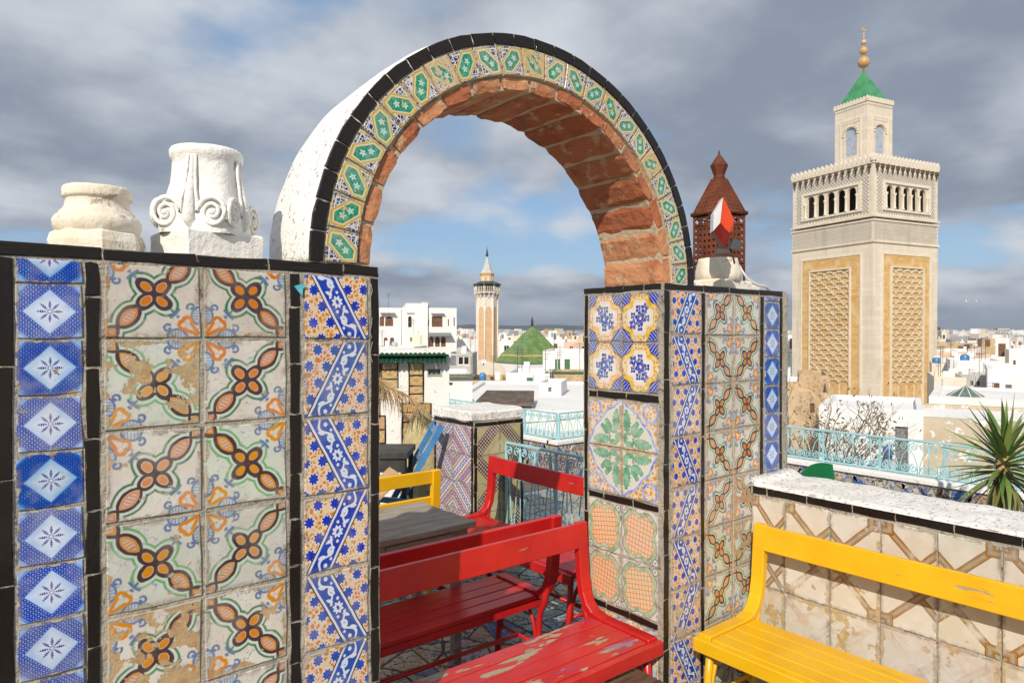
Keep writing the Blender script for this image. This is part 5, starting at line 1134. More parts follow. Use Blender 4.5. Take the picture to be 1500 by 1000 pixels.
# ------------------------------------------------------------------ yucca and things behind the low wall
def mat_leaf(name, c1, c2, c3):
    g = G(name, 'Object'); oi = g.n('ShaderNodeObjectInfo'); r = X(g, oi.outputs['Random'])
    col = g.mix(c1, c2, r); col = g.mix(col, c3, g.sstep(g.noise(12.0, 3), 0.6, 0.75)); g.put(g.bs.inputs['Subsurface Weight'], 0.0)
    return g.fin(col, 0.38, 0.45)
YUC = mat_leaf('yucca_leaf', (0.075, 0.15, 0.03), (0.20, 0.27, 0.07), (0.25, 0.25, 0.08)); YUCD = mat_leaf('yellowing_yucca_leaf', (0.13, 0.15, 0.035), (0.24, 0.20, 0.07), (0.22, 0.15, 0.06))
def leaf_mesh(L, w_, bend, mat, n=7):
    m = MB(); vs = []
    for i in range(n+1):
        f = i/n; a = bend*f; x = L*f*math.cos(a*0.5); z = -L*f*math.sin(a*0.5); ww = w_*(0.55+0.9*f if f < 0.35 else 0.865*(1-(f-0.35)/0.65)**0.8)+0.0006
        vs += [(x, -ww/2, z+ww*0.22), (x, 0, z), (x, ww/2, z+ww*0.22)]
    fs = []
    for i in range(n): b = i*3; fs += [(b, b+1, b+4, b+3), (b+1, b+2, b+5, b+4)]
    return m.add(vs, fs, 0, True).mesh('leaf', mat)
def yucca():
    D = 4.55; c = pix(1472, 0, D); base = 0.36; t = empty('yucca', (c.x, c.y, 0), 0, 'spiky green yucca plant behind the low white-topped wall', 'plant')
    m = MB(); m.lathe([(0.13, 0.0), (0.16, 0.02), (0.19, 0.30), (0.20, 0.31), (0.20, 0.35), (0.17, 0.35), (0.16, 0.30)], 24); m.build('pot', surf('terracotta', (0.42, 0.18, 0.09), (0.50, 0.24, 0.13), 6, 0.8, 0.3), t)
    m = MB(); m.tube([(0, 0, 0.30), (0.01, 0, 0.6), (0.0, 0.01, 0.90)], [0.05, 0.045, 0.04], 10); m.build('trunk', DRY, t)
    kinds = [leaf_mesh(L, w_, b, YUC) for L, w_, b in ((0.40, 0.046, 0.15), (0.36, 0.050, 0.4), (0.42, 0.044, -0.05), (0.33, 0.048, 0.8))]; old = [leaf_mesh(L, 0.046, b, YUCD) for L, b in ((0.36, 0.5), (0.30, 0.9))]
    rr = random.Random(12); ga = 2.39996
    for i in range(96):
        f = i/95; el = R(86-150*f**0.9)+rr.uniform(-.09, .09); az = i*ga+rr.uniform(-.1, .1); z = 0.93-0.24*f
        me = old[i % 2] if el < R(-28) else kinds[i % 4]
        o = link('leaf', me, t, (0.02*math.cos(az), 0.02*math.sin(az), z)); o.rotation_euler = (rr.uniform(-.4, .4), -el, az); s_ = rr.uniform(0.82, 1.08); o.scale = (s_, s_, s_)
yucca()
GREENPL = surf('green_plastic', (0.003, 0.11, 0.035), (0.006, 0.14, 0.045), 4, 0.35, 0)
c = pix(1238, 0, 4.35); gc = empty('green_plastic_chair', (c.x, c.y, 0), R(-20), 'green plastic chair whose back shows above the low wall', 'chair')
def gback(m):
    n = 10; vs = []
    for i in range(n+1):
        x = -0.13+0.26*i/n; zt = 0.835-0.03*((x-0.05)/0.13)**2
        vs += [(x, 0.20+0.05*(x/0.22)**2*-1, 0.45), (x, 0.25-0.05*(x/0.22)**2, zt), (x, 0.262-0.05*(x/0.22)**2, zt), (x, 0.212-0.05*(x/0.22)**2, 0.45)]
    fs = []
    for i in range(n):
        for k in range(4): fs.append((i*4+k, i*4+4+k, i*4+4+(k+1) % 4, i*4+(k+1) % 4))
    m.add(vs, fs+[(0, 1, 2, 3), (n*4+3, n*4+2, n*4+1, n*4)])
addpart(gc, 'backrest', GREENPL, gback); addpart(gc, 'seat', GREENPL, lambda m: m.bbox(-0.22, 0.22, -0.22, 0.22, 0.42, 0.45, 0.008))
for sx in (-1, 1):
    for sy in (-1, 1): addpart(gc, 'leg', GREENPL, lambda m: m.tube([(0.19*sx, 0.18*sy, 0.425), (0.23*sx, 0.23*sy, 0.0)], [0.022, 0.016], 6))

TWIG = surf('grey_brown_bark', (0.17, 0.12, 0.085), (0.26, 0.19, 0.13), 12, 0.9, 0.3)
def bare_shrub(px, D, zb, H, spread, seed, label, leafy=0):
    c = pix(px, 0, D); t = empty('bare_shrub', (c.x, c.y, zb), 0, label, 'shrub'); rr = random.Random(seed); m = MB(); tips = []
    def grow(p, d, L, r, lv):
        pts = [p]; n = 4
        for i in range(n): d = (d+Vector((rr.gauss(0, .16), rr.gauss(0, .16), rr.gauss(0.05, .10)))).normalized(); p = p+d*(L/n); pts.append(p)
        m.tube(pts, [r*(1-0.5*i/n) for i in range(n+1)], 4 if lv > 1 else 5, cap=False); tips.append(p)
        if lv < 4:
            for k in range(rr.choice((2, 3, 3))):
                q = pts[rr.randint(2, n)]; grow(q, (d+Vector((rr.gauss(0, .55), rr.gauss(0, .55), rr.gauss(.05, .35)))).normalized(), L*rr.uniform(.55, .8), r*0.55, lv+1)
    for k in range(6): a = rr.uniform(0, 6.28); grow(Vector((0, 0, 0)), Vector((math.cos(a)*spread, math.sin(a)*spread, 1)).normalized(), H*0.40, 0.026, 0)
    m.build('branches', TWIG, t)
    if leafy:
        tips = tips[::4]
        lf = MB()
        for p in tips:
            for k in range(leafy):
                q = p+Vector((rr.gauss(0, .10), rr.gauss(0, .10), rr.gauss(0, .10))); a = Vector((rr.gauss(0, 1), rr.gauss(0, 1), rr.gauss(0, 1))).normalized()*0.035; b = a.orthogonal().normalized()*0.018
                lf.add([q-a, q-b, q+a, q+b], [(0, 1, 2, 3)])
        o = lf.build('leaves', mat_leaf('olive_leaf', (0.09, 0.09, 0.03), (0.16, 0.13, 0.05), (0.05, 0.07, 0.02)), t); o['kind'] = 'stuff'
bare_shrub(1192, 9.2, -0.55, 2.0, 0.75, 3, 'leafless grey shrub below the square minaret at the left end of the right railing')
bare_shrub(1240, 9.8, -0.75, 1.75, 0.8, 8, 'half-bare olive shrub beside the leafless one behind the right railing', leafy=3)

# ------------------------------------------------------------------ the square minaret
MST = surf('pale_minaret_stone', (0.66, 0.58, 0.47), (0.74, 0.67, 0.56), 0.5, 0.9, 0.3, 5, 0.03, 0.2, (0.58, 0.49, 0.38), 0.62, 2.0)
def mat_ashlar(name='ochre_minaret_stone', c1=(0.56, 0.33, 0.11), c2=(0.66, 0.44, 0.19), mo=(0.46, 0.30, 0.14), c3=(0.68, 0.50, 0.27), bw=0.55, rh=0.26):
    g = G(name, 'Object'); br = g.n('ShaderNodeTexBrick'); mp = g.n('ShaderNodeMapping'); g.nt.links.new(g.tc.outputs['Object'], mp.inputs[0])
    mp.inputs['Rotation'].default_value = (R(90), 0, 0); g.nt.links.new(mp.outputs[0], br.inputs['Vector']); br.inputs['Scale'].default_value = 1.0; br.inputs['Brick Width'].default_value = bw; br.inputs['Row Height'].default_value = rh; br.inputs['Mortar Size'].default_value = 0.010
    br.inputs['Color1'].default_value = (*c1, 1); br.inputs['Color2'].default_value = (*c2, 1); br.inputs['Mortar'].default_value = (*mo, 1)
    col = g.mix(br.outputs['Color'], c3, g.sstep(g.noise(0.9, 5, 0.65), 0.45, 0.68)); ms = g.n('ShaderNodeMapping'); g.nt.links.new(g.tc.outputs['Object'], ms.inputs[0]); ms.inputs['Scale'].default_value = (1.6, 1.6, 0.12); col = g.mix(col, (0.36, 0.29, 0.21), g.sstep(g.noise(1.3, 5, 0.65, ms.outputs[0]), 0.50, 0.75, 0.0, 0.45)); g.bump(g.noise(6.0, 4), 0.3, 0.03); return g.fin(col, 0.9, 0.2)
OCHREST = mat_ashlar(); MST = mat_ashlar('pale_minaret_stone', (0.64, 0.56, 0.45), (0.72, 0.65, 0.54), (0.54, 0.46, 0.36), (0.70, 0.61, 0.49), 0.9, 0.42); GREYST = surf('grey_inlay_stone', (0.30, 0.29, 0.27), (0.36, 0.35, 0.32), 2, 0.9, 0); LSTONE = surf('white_carved_stone', (0.66, 0.59, 0.48), (0.72, 0.66, 0.56), 2, 0.9, 0); CORB = surf('dark_wood_corbel', (0.07, 0.055, 0.045), (0.12, 0.09, 0.07), 2, 0.8, 0); DARKIN = surf('dark_wood_screen', (0.040, 0.026, 0.020), (0.065, 0.042, 0.032), 2, 0.9, 0)  # DARKIN: shade of the gallery interior painted in as near-black wood brown
GREENROOF = surf('green_roof_glaze', (0.035, 0.22, 0.085), (0.07, 0.30, 0.13), 1.5, 0.35, 0.5, 4, 0.05, 0.4, (0.16, 0.36, 0.16), 0.58, 6)
TRACERY = surf('warm_tracery_stone', (0.66, 0.54, 0.36), (0.72, 0.62, 0.45), 1.2, 0.9, 0); LATT = surf('blue_window_lattice', (0.30, 0.36, 0.46), (0.40, 0.45, 0.53), 4, 0.6, 0.5, 14, 0.03)
GOLD = surf('tarnished_gilt', (0.50, 0.30, 0.12), (0.62, 0.42, 0.22), 1.2, 0.45, 0.2, 6, 0.02, 0.5, (0.70, 0.62, 0.52), 0.60, 2)
def minaret():
    A = R(25.4); S = 8.8; Dc = 60.0
    cc = pix(1277, 0, Dc); ex = RT*math.cos(A)+FW*math.sin(A); ey = -RT*math.sin(A)+FW*math.cos(A)
    ctr = cc+ex*4.0+ey*4.0; zb = -9.2
    t = empty('square_minaret', (ctr.x, ctr.y, 0), math.atan2(ex.y, ex.x), 'tall square stone minaret with ochre lattice panels and a green pyramid roof', 'minaret')
    h = S/2; z = lambda py: EYE+(490-py)*0.06
    m = MB(); m.box(-h, h, -h, h, zb, z(355)); m.build('shaft', MST, t)
    # faces: local front (-Y) is the right-hand one in view, local left (-X) the other
    faces = [Matrix.Identity(4), Matrix.Rotation(-math.pi/2, 4, 'Z'), Matrix.Rotation(math.pi/2, 4, 'Z'), Matrix.Rotation(math.pi, 4, 'Z')]
    def fbuild(mb, name, mat, k): return mb.build(name, mat, t, None, (0, 0, (0, -math.pi/2, math.pi/2, math.pi)[k]))
    zp0, zp1, zl0, zl1 = z(597), z(372), z(563), z(391); wp, wl = 3.15, 2.15
    for k in range(2):
        m = MB(); m.box(-wp, wp, -h-0.05, -h+0.02, zp0, zp1); fbuild(m, 'ochre_panel', OCHREST, k)
        m = MB()
        for (a, b, c, d) in ((-wp-.16, -wp, zp0, zp1+.16), (wp, wp+.16, zp0, zp1+.16), (-wp, wp, zp1, zp1+.16)): m.box(a, b, -h-0.10, -h+.02, c, d)
        fbuild(m, 'panel_border', LSTONE, k)
        m = MB()
        for (a, b, c, d) in ((-wl-.10, -wl, zp0, zl1+.12), (wl, wl+.10, zp0, zl1+.12), (-wl, wl, zl1, zl1+.12)): m.box(a, b, -h-0.22, -h-.03, c, d)
        fbuild(m, 'lattice_frame', LSTONE, k)
        m = MB(); nc = 4; cw = 2*wl/nc; nr = 11; rh = (zl1-zl0)/nr; yy = -h-0.13; V = Vector
        def bar(pts, w_=0.075): 
            for a, b in zip(pts, pts[1:]):
                d = b-a; n_ = V((-d.z, 0, d.x)).normalized()*w_; e = d.normalized()*w_*0.6
                q = [a-n_-e, b-n_+e, b+n_+e, a+n_-e]; m.add([p+V((0, -0.03, 0)) for p in q]+[p+V((0, 0.07, 0)) for p in q], [(0, 1, 2, 3), (0, 4, 5, 1), (1, 5, 6, 2), (2, 6, 7, 3), (3, 7, 4, 0)])
        for r_ in range(nr):
            for c_ in range(nc+1):
                for off in (0, 0.5):
                    x = -wl+cw*(c_+off); zc = zl1-rh*(r_+off)
                    if off and c_ == nc: continue
                    if zc-rh < zl0-rh*0.6: continue
                    # cusped lozenge: shoulders, point and the two little uprights under the point
                    for sg in (-1, 1):
                        if abs(x+sg*cw*0.5) > wl+0.01: continue
                        P_ = [V((x, yy, zc)), V((x+sg*cw*0.16, yy, zc-rh*0.10)), V((x+sg*cw*0.20, yy, zc-rh*0.24)), V((x+sg*cw*0.36, yy, zc-rh*0.30)), V((x+sg*cw*0.40, yy, zc-rh*0.43)), V((x+sg*cw*0.5, yy, zc-rh*0.5))]
                        bar(P_, 0.050)
                        if abs(x+sg*cw*0.08) < wl: bar([V((x+sg*cw*0.085, yy, zc-rh*0.03)), V((x+sg*cw*0.085, yy, zc-rh*0.26))], 0.045)
        for c_ in range(nc+1): x = -wl+cw*c_; bar([V((x, yy+.05, zl0+rh*0.2)), V((x, yy+.05, zp0))], 0.06)
        o = fbuild(m, 'carved_lattice', TRACERY, k); o['kind'] = 'stuff'
    # cornices and chequered frieze
    for (a, b, o_) in ((z(355.5), z(352), 0.12), (z(324), z(321.5), 0.10), (z(318.5), z(316), 0.14)): m = MB(); m.box(-h-o_, h+o_, -h-o_, h+o_, a, b); m.build('cornice', MST, t)
    m = MB(); m.box(-h-0.01, h+0.01, -h-0.01, h+0.01, z(352)-.001, z(324)+.001); m.build('frieze', MST, t)
    m = MB(); zz0, zz1 = z(351.5), z(325); cw = 0.20; nr = 9; rh = (zz1-zz0)/nr
    for k in range(2):
        M = faces[k]
        for r_ in range(nr):
            for c_ in range(43):
                x = -h+0.1+cw*c_+(cw/2 if r_ % 2 else 0); zc = zz0+rh*(r_+0.5)
                if x > h-0.1: continue
                q = [(x-.075, zc), (x, zc-rh*.42), (x+.075, zc), (x, zc+rh*.42)]; m.add([M @ Vector((a, -h-0.035, b)) for a, b in q], [(0, 1, 2, 3)])
    o = m.build('frieze_inlay', GREYST, t); o['kind'] = 'stuff'
    # arcade storey
    s0, s1 = z(316), z(241); hh = h-0.02
    for k in range(2):
        z0, z1 = z(305), z(270); pit = 1.12; hol = [(-2.80+pit*i+0.14, -2.80+pit*i+pit-0.14, z0, z1, True) for i in range(5)]
        m = MB(); facade(m, -hh, hh, s0, s1, hol, -hh, 0.24); fbuild(m, 'belfry_wall', MST, k)
        cm = MB(); cm.lathe([(0.15, 0), (0.15, 0.12), (0.10, 0.16), (0.095, 1.15), (0.15, 1.28), (0.17, 1.40)], 10); cme = cm.mesh('column', LSTONE)
        for i in range(6): o = link('column', cme, t, tuple(faces[k] @ Vector((-2.80+pit*i, -hh-0.06, z0)))); 
        m = MB(); fr = [(-3.25, -2.97, z0-.18, z1+.35), (2.97, 3.25, z0-.18, z1+.35), (-2.97, 2.97, z1+.12, z1+.35), (-2.97, 2.97, z0-.18, z0)]
        for (a, b, c_, d) in fr: m.box(a, b, -hh-0.14, -hh+.01, c_, d)
        fbuild(m, 'arcade_frame', LSTONE, k)
        # chequer field round the arcade
        m = MB(); g_ = 0.17; rr_ = random.Random(2)
        x = -3.91
        i = 0
        while x < 3.85:
            zz = z(312.5); j = 0
            while zz < z(252):
                inside = (-3.3 < x+g_/2 < 3.3 and z0-.25 < zz+g_/2 < z1+.40)
                if (i+j) % 2 and not inside: m.add([(x, -hh-0.012, zz), (x+g_, -hh-0.012, zz), (x+g_, -hh-0.012, zz+g_), (x, -hh-0.012, zz+g_)], [(0, 1, 2, 3)])
                zz += g_; j += 1
            x += g_; i += 1
        o = fbuild(m, 'chequer_inlay', GREYST, k); o['kind'] = 'stuff'
        # corbels
        cb = MB(); cb.box(-0.10, 0.10, -0.26, 0.0, -0.34, 0.0); cb.lathe([(0.05, -0.42), (0.10, -0.36), (0.05, -0.30)], 8, c=(0, -0.14, 0)); cb.lathe([(0.03, -0.62), (0.09, -0.56), (0.05, -0.44)], 8, c=(0, -0.13, 0)); cb.lathe([(0.01, -0.80), (0.06, -0.74), (0.03, -0.64)], 8, c=(0, -0.12, 0)); cme = cb.mesh('corbel', CORB)
        for i in range(13):
            o = link('corbel', cme, t, tuple(faces[k] @ Vector((-h+0.35+0.675*i, -hh, s1-0.02)))); o.rotation_euler = (0, 0, (0, -math.pi/2)[k])
    m = MB(); m.box(-hh+.55, hh-.55, -hh+.55, hh-.55, s0+.05, s0+.5); m.box(-1.4, 1.4, -1.4, 1.4, s0+.5, s1-.3); m.build('inner_core', DARKIN, t)
    m = MB(); m.box(hh-.5, hh, -hh+.001, hh, s0, s1); m.box(-hh+.001, hh-.501, hh-.5, hh, s0, s1); m.build('rear_walls', MST, t)
    m = MB(); m.box(-h-0.06, h+0.06, -h-0.06, h+0.06, s1, s1+0.22); m.build('parapet_slab', MST, t)
    mm = MB(); mm.prism([(-.19, 0), (.19, 0), (.19, .34), (.10, .52), (0, .66), (-.10, .52), (-.19, .34)], -0.10, 0.10); mme = mm.mesh('merlon', LSTONE)
    for k in range(4):
        for i in range(19):
            if k > 1 and i in (0, 18): continue
            o = link('merlon', mme, t, tuple(faces[k] @ Vector((-h+0.0+0.4889*i, -h+0.05, s1+0.218)))); o.rotation_euler = (0, 0, (0, -math.pi/2, math.pi/2, math.pi)[k])
    # lantern storey
    q = 1.74; l0, l1 = s1+0.22, EYE+(490-152)*0.0637
    for k in range(4):
        w0, w1, za, zb_ = -0.62, 0.62, EYE+(490-226)*0.0637, EYE+(490-184)*0.0637
        m = MB(); facade(m, -q+.001*k, q-.001*k, l0, l1, [(w0, w1, za, zb_, True)], -q, 0.25); fbuild(m, 'lantern_wall', MST, k)
        if k > 1: continue
        m = MB(); m.box(w0, w1, -q+0.13, -q+0.16, za, zb_); wn = fbuild(m, 'lattice_window', LATT, k)
        m = MB(); r_ = 0.70; zc = zb_-0.62
        for i in range(11):
            a = math.pi*i/10; M = Matrix.Translation((r_*math.cos(a)*1.12, -q-0.05, zc+r_*math.sin(a)*1.12)) @ Matrix.Rotation(-a, 4, 'Y'); m.box(-.10, .10, -.05, .05, -.075, .075, M=M)
        fbuild(m, 'arch_voussoirs', LSTONE, k)
        m = MB()
        for (a, b, c_, d) in ((-1.12, -1.02, za-.2, zb_+.75), (1.02, 1.12, za-.2, zb_+.75), (-1.02, 1.02, zb_+.65, zb_+.75)): m.box(a, b, -q-0.06, -q+.01, c_, d)
        for i in range(14): m.box(-1.0+0.145*i, -0.92+0.145*i, -q-0.05, -q+.01, zb_+.40, zb_+.64)
        fbuild(m, 'window_surround', LSTONE, k)
        m = MB()
        for i in range(17):
            x = -q+0.1+0.2*i; zz = l1-0.30
            m.add([(x-.075, -q-.02, zz), (x, -q-.02, zz-.10), (x+.075, -q-.02, zz), (x, -q-.02, zz+.10)], [(0, 1, 2, 3)])
        o = fbuild(m, 'band_inlay', GREYST, k); o['kind'] = 'stuff'
    m = MB(); m.box(-q-.08, q+.08, -q-.08, q+.08, l1, l1+.14); m.build('lantern_cornice', MST, t)
    sm = MB(); sm.prism([(-.13, 0), (.13, 0), (.13, .20), (0, .36), (-.13, .20)], -0.06, 0.06); sme = sm.mesh('merlon', LSTONE)
    for k in range(4):
        for i in range(11):
            if k > 1 and i in (0, 10): continue
            o = link('merlon', sme, t, tuple(faces[k] @ Vector((-q+.0+0.348*i, -q-0.01, l1+.139)))); o.rotation_euler = (0, 0, (0, -math.pi/2, math.pi/2, math.pi)[k])
    ap = EYE+(490-104)*0.0653; b0 = l1+0.14; e = q-0.12
    m = MB(); m.add([(-e, -e, b0), (e, -e, b0), (e, e, b0), (-e, e, b0), (0, 0, ap)], [(0, 1, 4), (1, 2, 4), (2, 3, 4), (3, 0, 4)]); m.build('pyramid_roof', GREENROOF, t)
    m = MB(); m.tube([(0, 0, ap-.1), (0, 0, EYE+(490-48)*0.0653)], [0.09, 0.04], 8); m.build('finial_rod', GOLD, t)
    for (py, r_) in ((93, 0.54), (76.5, 0.37), (64, 0.25), (57.5, 0.09)):
        zc = EYE+(490-py)*0.0653; m = MB(); m.lathe([(r_*math.sin(math.pi*i/14)+.001, zc-r_*math.cos(math.pi*i/14)) for i in range(15)], 24); m.build('finial_ball', GOLD, t)
    zc = EYE+(490-48)*0.0653; m = MB(); m.tube([(0.20*math.cos(a), 0, zc+0.20+0.20*math.sin(a)) for a in [R(60-300*i/16) for i in range(17)]], [0.02+0.05*math.sin(math.pi*i/16) for i in range(17)], 6); m.build('crescent', GOLD, t)
minaret()

# ------------------------------------------------------------------ the octagonal minaret
def octagonal():
    D = 120.0; c = pix(713.5, 0, D); s = D/1000; z = lambda py: EYE+(490-py)*s
    t = empty('octagonal_minaret', (c.x, c.y, 0), ZYAW+R(12), 'slender octagonal brick minaret with a canopied balcony and pointed spire', 'minaret')
    BR = surf('pale_brickwork', (0.56, 0.36, 0.20), (0.63, 0.43, 0.26), 1.5, 0.9, 0.3, 8, 0.02); WS = surf('weathered_white_stone', (0.66, 0.58, 0.48), (0.72, 0.66, 0.58), 1, 0.9, 0.2); LEAD = surf('pale_spire_lead', (0.42, 0.43, 0.42), (0.52, 0.53, 0.51), 2, 0.6, 0.2); CAN = surf('dark_green_canopy', (0.03, 0.06, 0.05), (0.05, 0.08, 0.06), 2, 0.6, 0)
    r = 1.86; rot = R(22.5); L = lambda m, prof: m.lathe(prof, 8, smooth=False, rot=rot)
    addpart(t, 'shaft', BR, lambda m: L(m, [(r, -9.2), (r, z(437))]))
    for k in range(8):
        a = rot+k*math.pi/4; addpart(t, 'corner_rib', WS, lambda m: m.tube([(r*math.cos(a), r*math.sin(a), -9.2), (r*math.cos(a), r*math.sin(a), z(438))], 0.16, 6))
        b = a+math.pi/8; ri = r*math.cos(math.pi/8); w_ = r*math.sin(math.pi/8)-0.1
        M = Matrix.Rotation(b+math.pi/2, 4, 'Z') @ Matrix.Translation((0, -ri-0.05, 0))
        pts = [(-w_, z(465)), (-w_*0.9, z(456)), (0, z(449)), (w_*0.9, z(456)), (w_, z(465)), (w_, z(444)), (-w_, z(444))]
        addpart(t, 'pointed_arch', WS, lambda m: (m.prism([(-w_, z(456)), (-w_*0.55, z(451.5)), (0, z(449)), (0, z(444)), (-w_, z(444))], 0, 0.12, M=M), m.prism([(w_, z(444)), (0, z(444)), (0, z(449)), (w_*0.55, z(451.5)), (w_, z(456))], 0, 0.12, M=M)))
    addpart(t, 'neck_band', WS, lambda m: L(m, [(r+0.06, z(445)), (r+0.10, z(437)), (r+0.02, z(436))]))
    cm = MB(); cm.prism([(0, -1.15), (0, 0), (-.62, 0), (-.58, -.28), (-.28, -.42), (-.20, -.9)], -.14, .14, M=Matrix.Rotation(math.pi, 4, 'Z') @ Matrix.Rotation(0, 4, 'X')); cme = cm.mesh('corbel', WS)
    for k in range(16): a = k*math.pi/8+rot; o = link('corbel', cme, t, (r*0.96*math.cos(a), r*0.96*math.sin(a), z(428.5))); o.rotation_euler = (0, 0, a)
    addpart(t, 'balcony_floor', WS, lambda m: L(m, [(r-.1, z(431)), (r+.52, z(429.5)), (r+.55, z(427.8)), (r+.4, z(427.8))]))
    bm3 = MB(); bm3.lathe([(0.07, 0), (0.10, 0.25), (0.05, 0.5), (0.08, 0.95)], 6); bme = bm3.mesh('baluster', WS)
    for k in range(40): a = k*math.pi/20; rr_ = (r+.45)*math.cos(math.pi/8)/math.cos(((a-rot) % (math.pi/4))-math.pi/8); link('baluster', bme, t, (rr_*math.cos(a), rr_*math.sin(a), z(428)))
    addpart(t, 'balcony_rail', CAN, lambda m: m.tube([((r+.45)*math.cos(rot+k*math.pi/4), (r+.45)*math.sin(rot+k*math.pi/4), z(420)) for k in range(8)], 0.09, 5, closed=True))
    pm = MB(); pm.tube([(0, 0, 0), (0, 0, z(415.5)-z(428))], 0.10, 6); pme = pm.mesh('canopy_post', WS)
    for k in range(8): a = rot+k*math.pi/4; link('canopy_post', pme, t, ((r+.40)*math.cos(a), (r+.40)*math.sin(a), z(428)))
    addpart(t, 'inner_drum', DARKIN, lambda m: L(m, [(r*0.72, z(431)), (r*0.72, z(413))]))
    addpart(t, 'canopy', CAN, lambda m: L(m, [(r+.5, z(417)), (r+.72, z(417.6)), (r+.74, z(416.6)), (r*0.75, z(412.6))]))
    addpart(t, 'upper_drum', BR, lambda m: L(m, [(1.22, z(414)), (1.22, z(403)), (1.34, z(402.4)), (1.36, z(400.6)), (1.2, z(400))]))
    for k in range(8):
        b = rot+math.pi/8+k*math.pi/4; M = Matrix.Rotation(b+math.pi/2, 4, 'Z') @ Matrix.Translation((0, -1.22*math.cos(math.pi/8)-0.03, 0)); addpart(t, 'niche', WS, lambda m: m.prism([(-.25, z(412)), (.25, z(412)), (.25, z(407)), (0, z(404.6)), (-.25, z(407))], 0, 0.1, M=M))
    addpart(t, 'spire', LEAD, lambda m: L(m, [(1.28, z(400.6)), (0.85, z(394)), (0.42, z(384)), (0.10, z(376)), (0.03, z(375))]))
    addpart(t, 'finial_rod', DKMETAL, lambda m: m.tube([(0, 0, z(377)), (0, 0, z(362))], 0.05, 6))
    for (py, r_) in ((374, .26), (370.5, .20), (367.5, .15)): zc = z(py); addpart(t, 'finial_ball', DKMETAL, lambda m: m.lathe([(r_*math.sin(math.pi*i/8)+.001, zc-r_*math.cos(math.pi*i/8)) for i in range(9)], 12))
octagonal()

# ------------------------------------------------------------------ green pyramid of the mausoleum
def pyramid():
    D = 100.0; c = pix(779.5, 0, D); s = 0.1; z = lambda py: EYE+(490-py)*s
    t = empty('green_tiled_pyramid_roof', (c.x, c.y, 0), ZYAW+R(32), 'green tiled pyramid roof of a mausoleum right of the octagonal minaret', 'building')
    g = G('green_yellow_roof_tiles', 'Object'); sp = g.n('ShaderNodeSeparateXYZ'); g.nt.links.new(g.tc.outputs['Object'], sp.inputs[0])
    zz = X(g, sp.outputs[2]); n = g.noise(0.9, 6, 0.7); row = g.m('PINGPONG', zz*2.2, 0.5)
    col = g.mix((0.10, 0.19, 0.05), (0.22, 0.29, 0.11), g.sstep(n, 0.35, 0.65)); col = g.mix(col, (0.05, 0.17, 0.05), g.sstep(g.noise(5.0, 3, 0.7), 0.5, 0.62, 0.0, 0.8)); g.bump(row+n*0.3, 0.8, 0.15); GT = g.fin(col, 0.4, 0.4)
    YB = surf('yellow_band', (0.50, 0.40, 0.14), (0.56, 0.46, 0.20), 1, 0.6, 0)
    rt = math.sqrt(2)
    for k in range(4):
        pr = [(4.8, z(518.5)), (3.3, z(508)), (1.45, z(489)), (0.12, z(478.2))]
        m = MB(); vs = []
        for r_, zz_ in pr:
            for a in (k*math.pi/2+math.pi/4, (k+1)*math.pi/2+math.pi/4): vs.append((r_*math.cos(a), r_*math.sin(a), zz_))
        m.add(vs, [(0, 1, 3, 2), (2, 3, 5, 4), (4, 5, 7, 6)]); m.build('roof_slope', GT, t)
    L = lambda m, p: m.lathe(p, 4, smooth=False, rot=math.pi/4)
    addpart(t, 'band', YB, lambda m: L(m, [(4.85, z(521.5)), (4.9, z(521)), (4.87, z(518.6)), (4.75, z(518.4))])); addpart(t, 'skirt_roof', GT, lambda m: L(m, [(5.8, z(530)), (5.8, z(529.5)), (4.85, z(521.5))])); addpart(t, 'wall', WHITE, lambda m: L(m, [(5.5, -9.2), (5.5, z(530))]))
    addpart(t, 'finial_rod', DKMETAL, lambda m: m.tube([(0, 0, z(479)), (0, 0, z(463))], 0.05, 6))
    for (py, r_) in ((474.5, .24), (470.5, .20), (467.5, .14)): zc = z(py); addpart(t, 'finial_ball', DKMETAL, lambda m: m.lathe([(r_*math.sin(math.pi*i/8)+.001, zc-r_*math.cos(math.pi*i/8)) for i in range(9)], 12))
pyramid()

# ------------------------------------------------------------------ houses seen through the arch
D = 70.0
pal = house('white_palace', 'large white palace with arched windows left of the octagonal minaret', 500, 595, 450.5, D, WHITE, 14, R(11), wins=[(556, 562.5, 463, 477.5, 'brown', True), (564, 575.5, 463, 477.5, 'brown', True), (562, 567.5, 494, 506, 'brown', True), (571, 577, 494, 506, 'brown', True), (530, 541, 463, 477.5, 'brown', True)], par=0.5)
s = D/1000
def wing(t, x0, x1, ytop, wins, off, name, th=13.0):
    cx0 = 547.5; a, b = (x0-cx0)*s, (x1-cx0)*s; H = EYE+(490-ytop)*s+9.2; hs = [((q[0]-cx0)*s, (q[1]-cx0)*s, EYE+(490-q[3])*s+9.2, EYE+(490-q[2])*s+9.2, q[5]) for q in wins]
    m = MB(); facade(m, a, b, 0, H, hs, off, 0.2); m.add([(a, off, 0), (a, th, 0), (a, th, H), (a, off, H), (b, off, 0), (b, th, 0), (b, th, H), (b, off, H)], [(0, 3, 2, 1), (4, 5, 6, 7), (3, 7, 6, 2)]); m.build(name, WHITE, t)
    for h, q in zip(hs, wins):
        m = MB(); m.box(h[0]-.001, h[1]+.001, off+0.11, off+0.13, h[2], h[3]); o = m.build('window', PM[q[4]], t)
        m = MB(); fw = 0.07; m.box(h[0], h[0]+fw, off+.07, off+.115, h[2], h[3]); m.box(h[1]-fw, h[1], off+.07, off+.115, h[2], h[3]); m.box(h[0]+fw, h[1]-fw, off+.072, off+.113, (h[2]+h[3])/2-fw/2, (h[2]+h[3])/2+fw/2); m.build('frame', BROWNP, o)
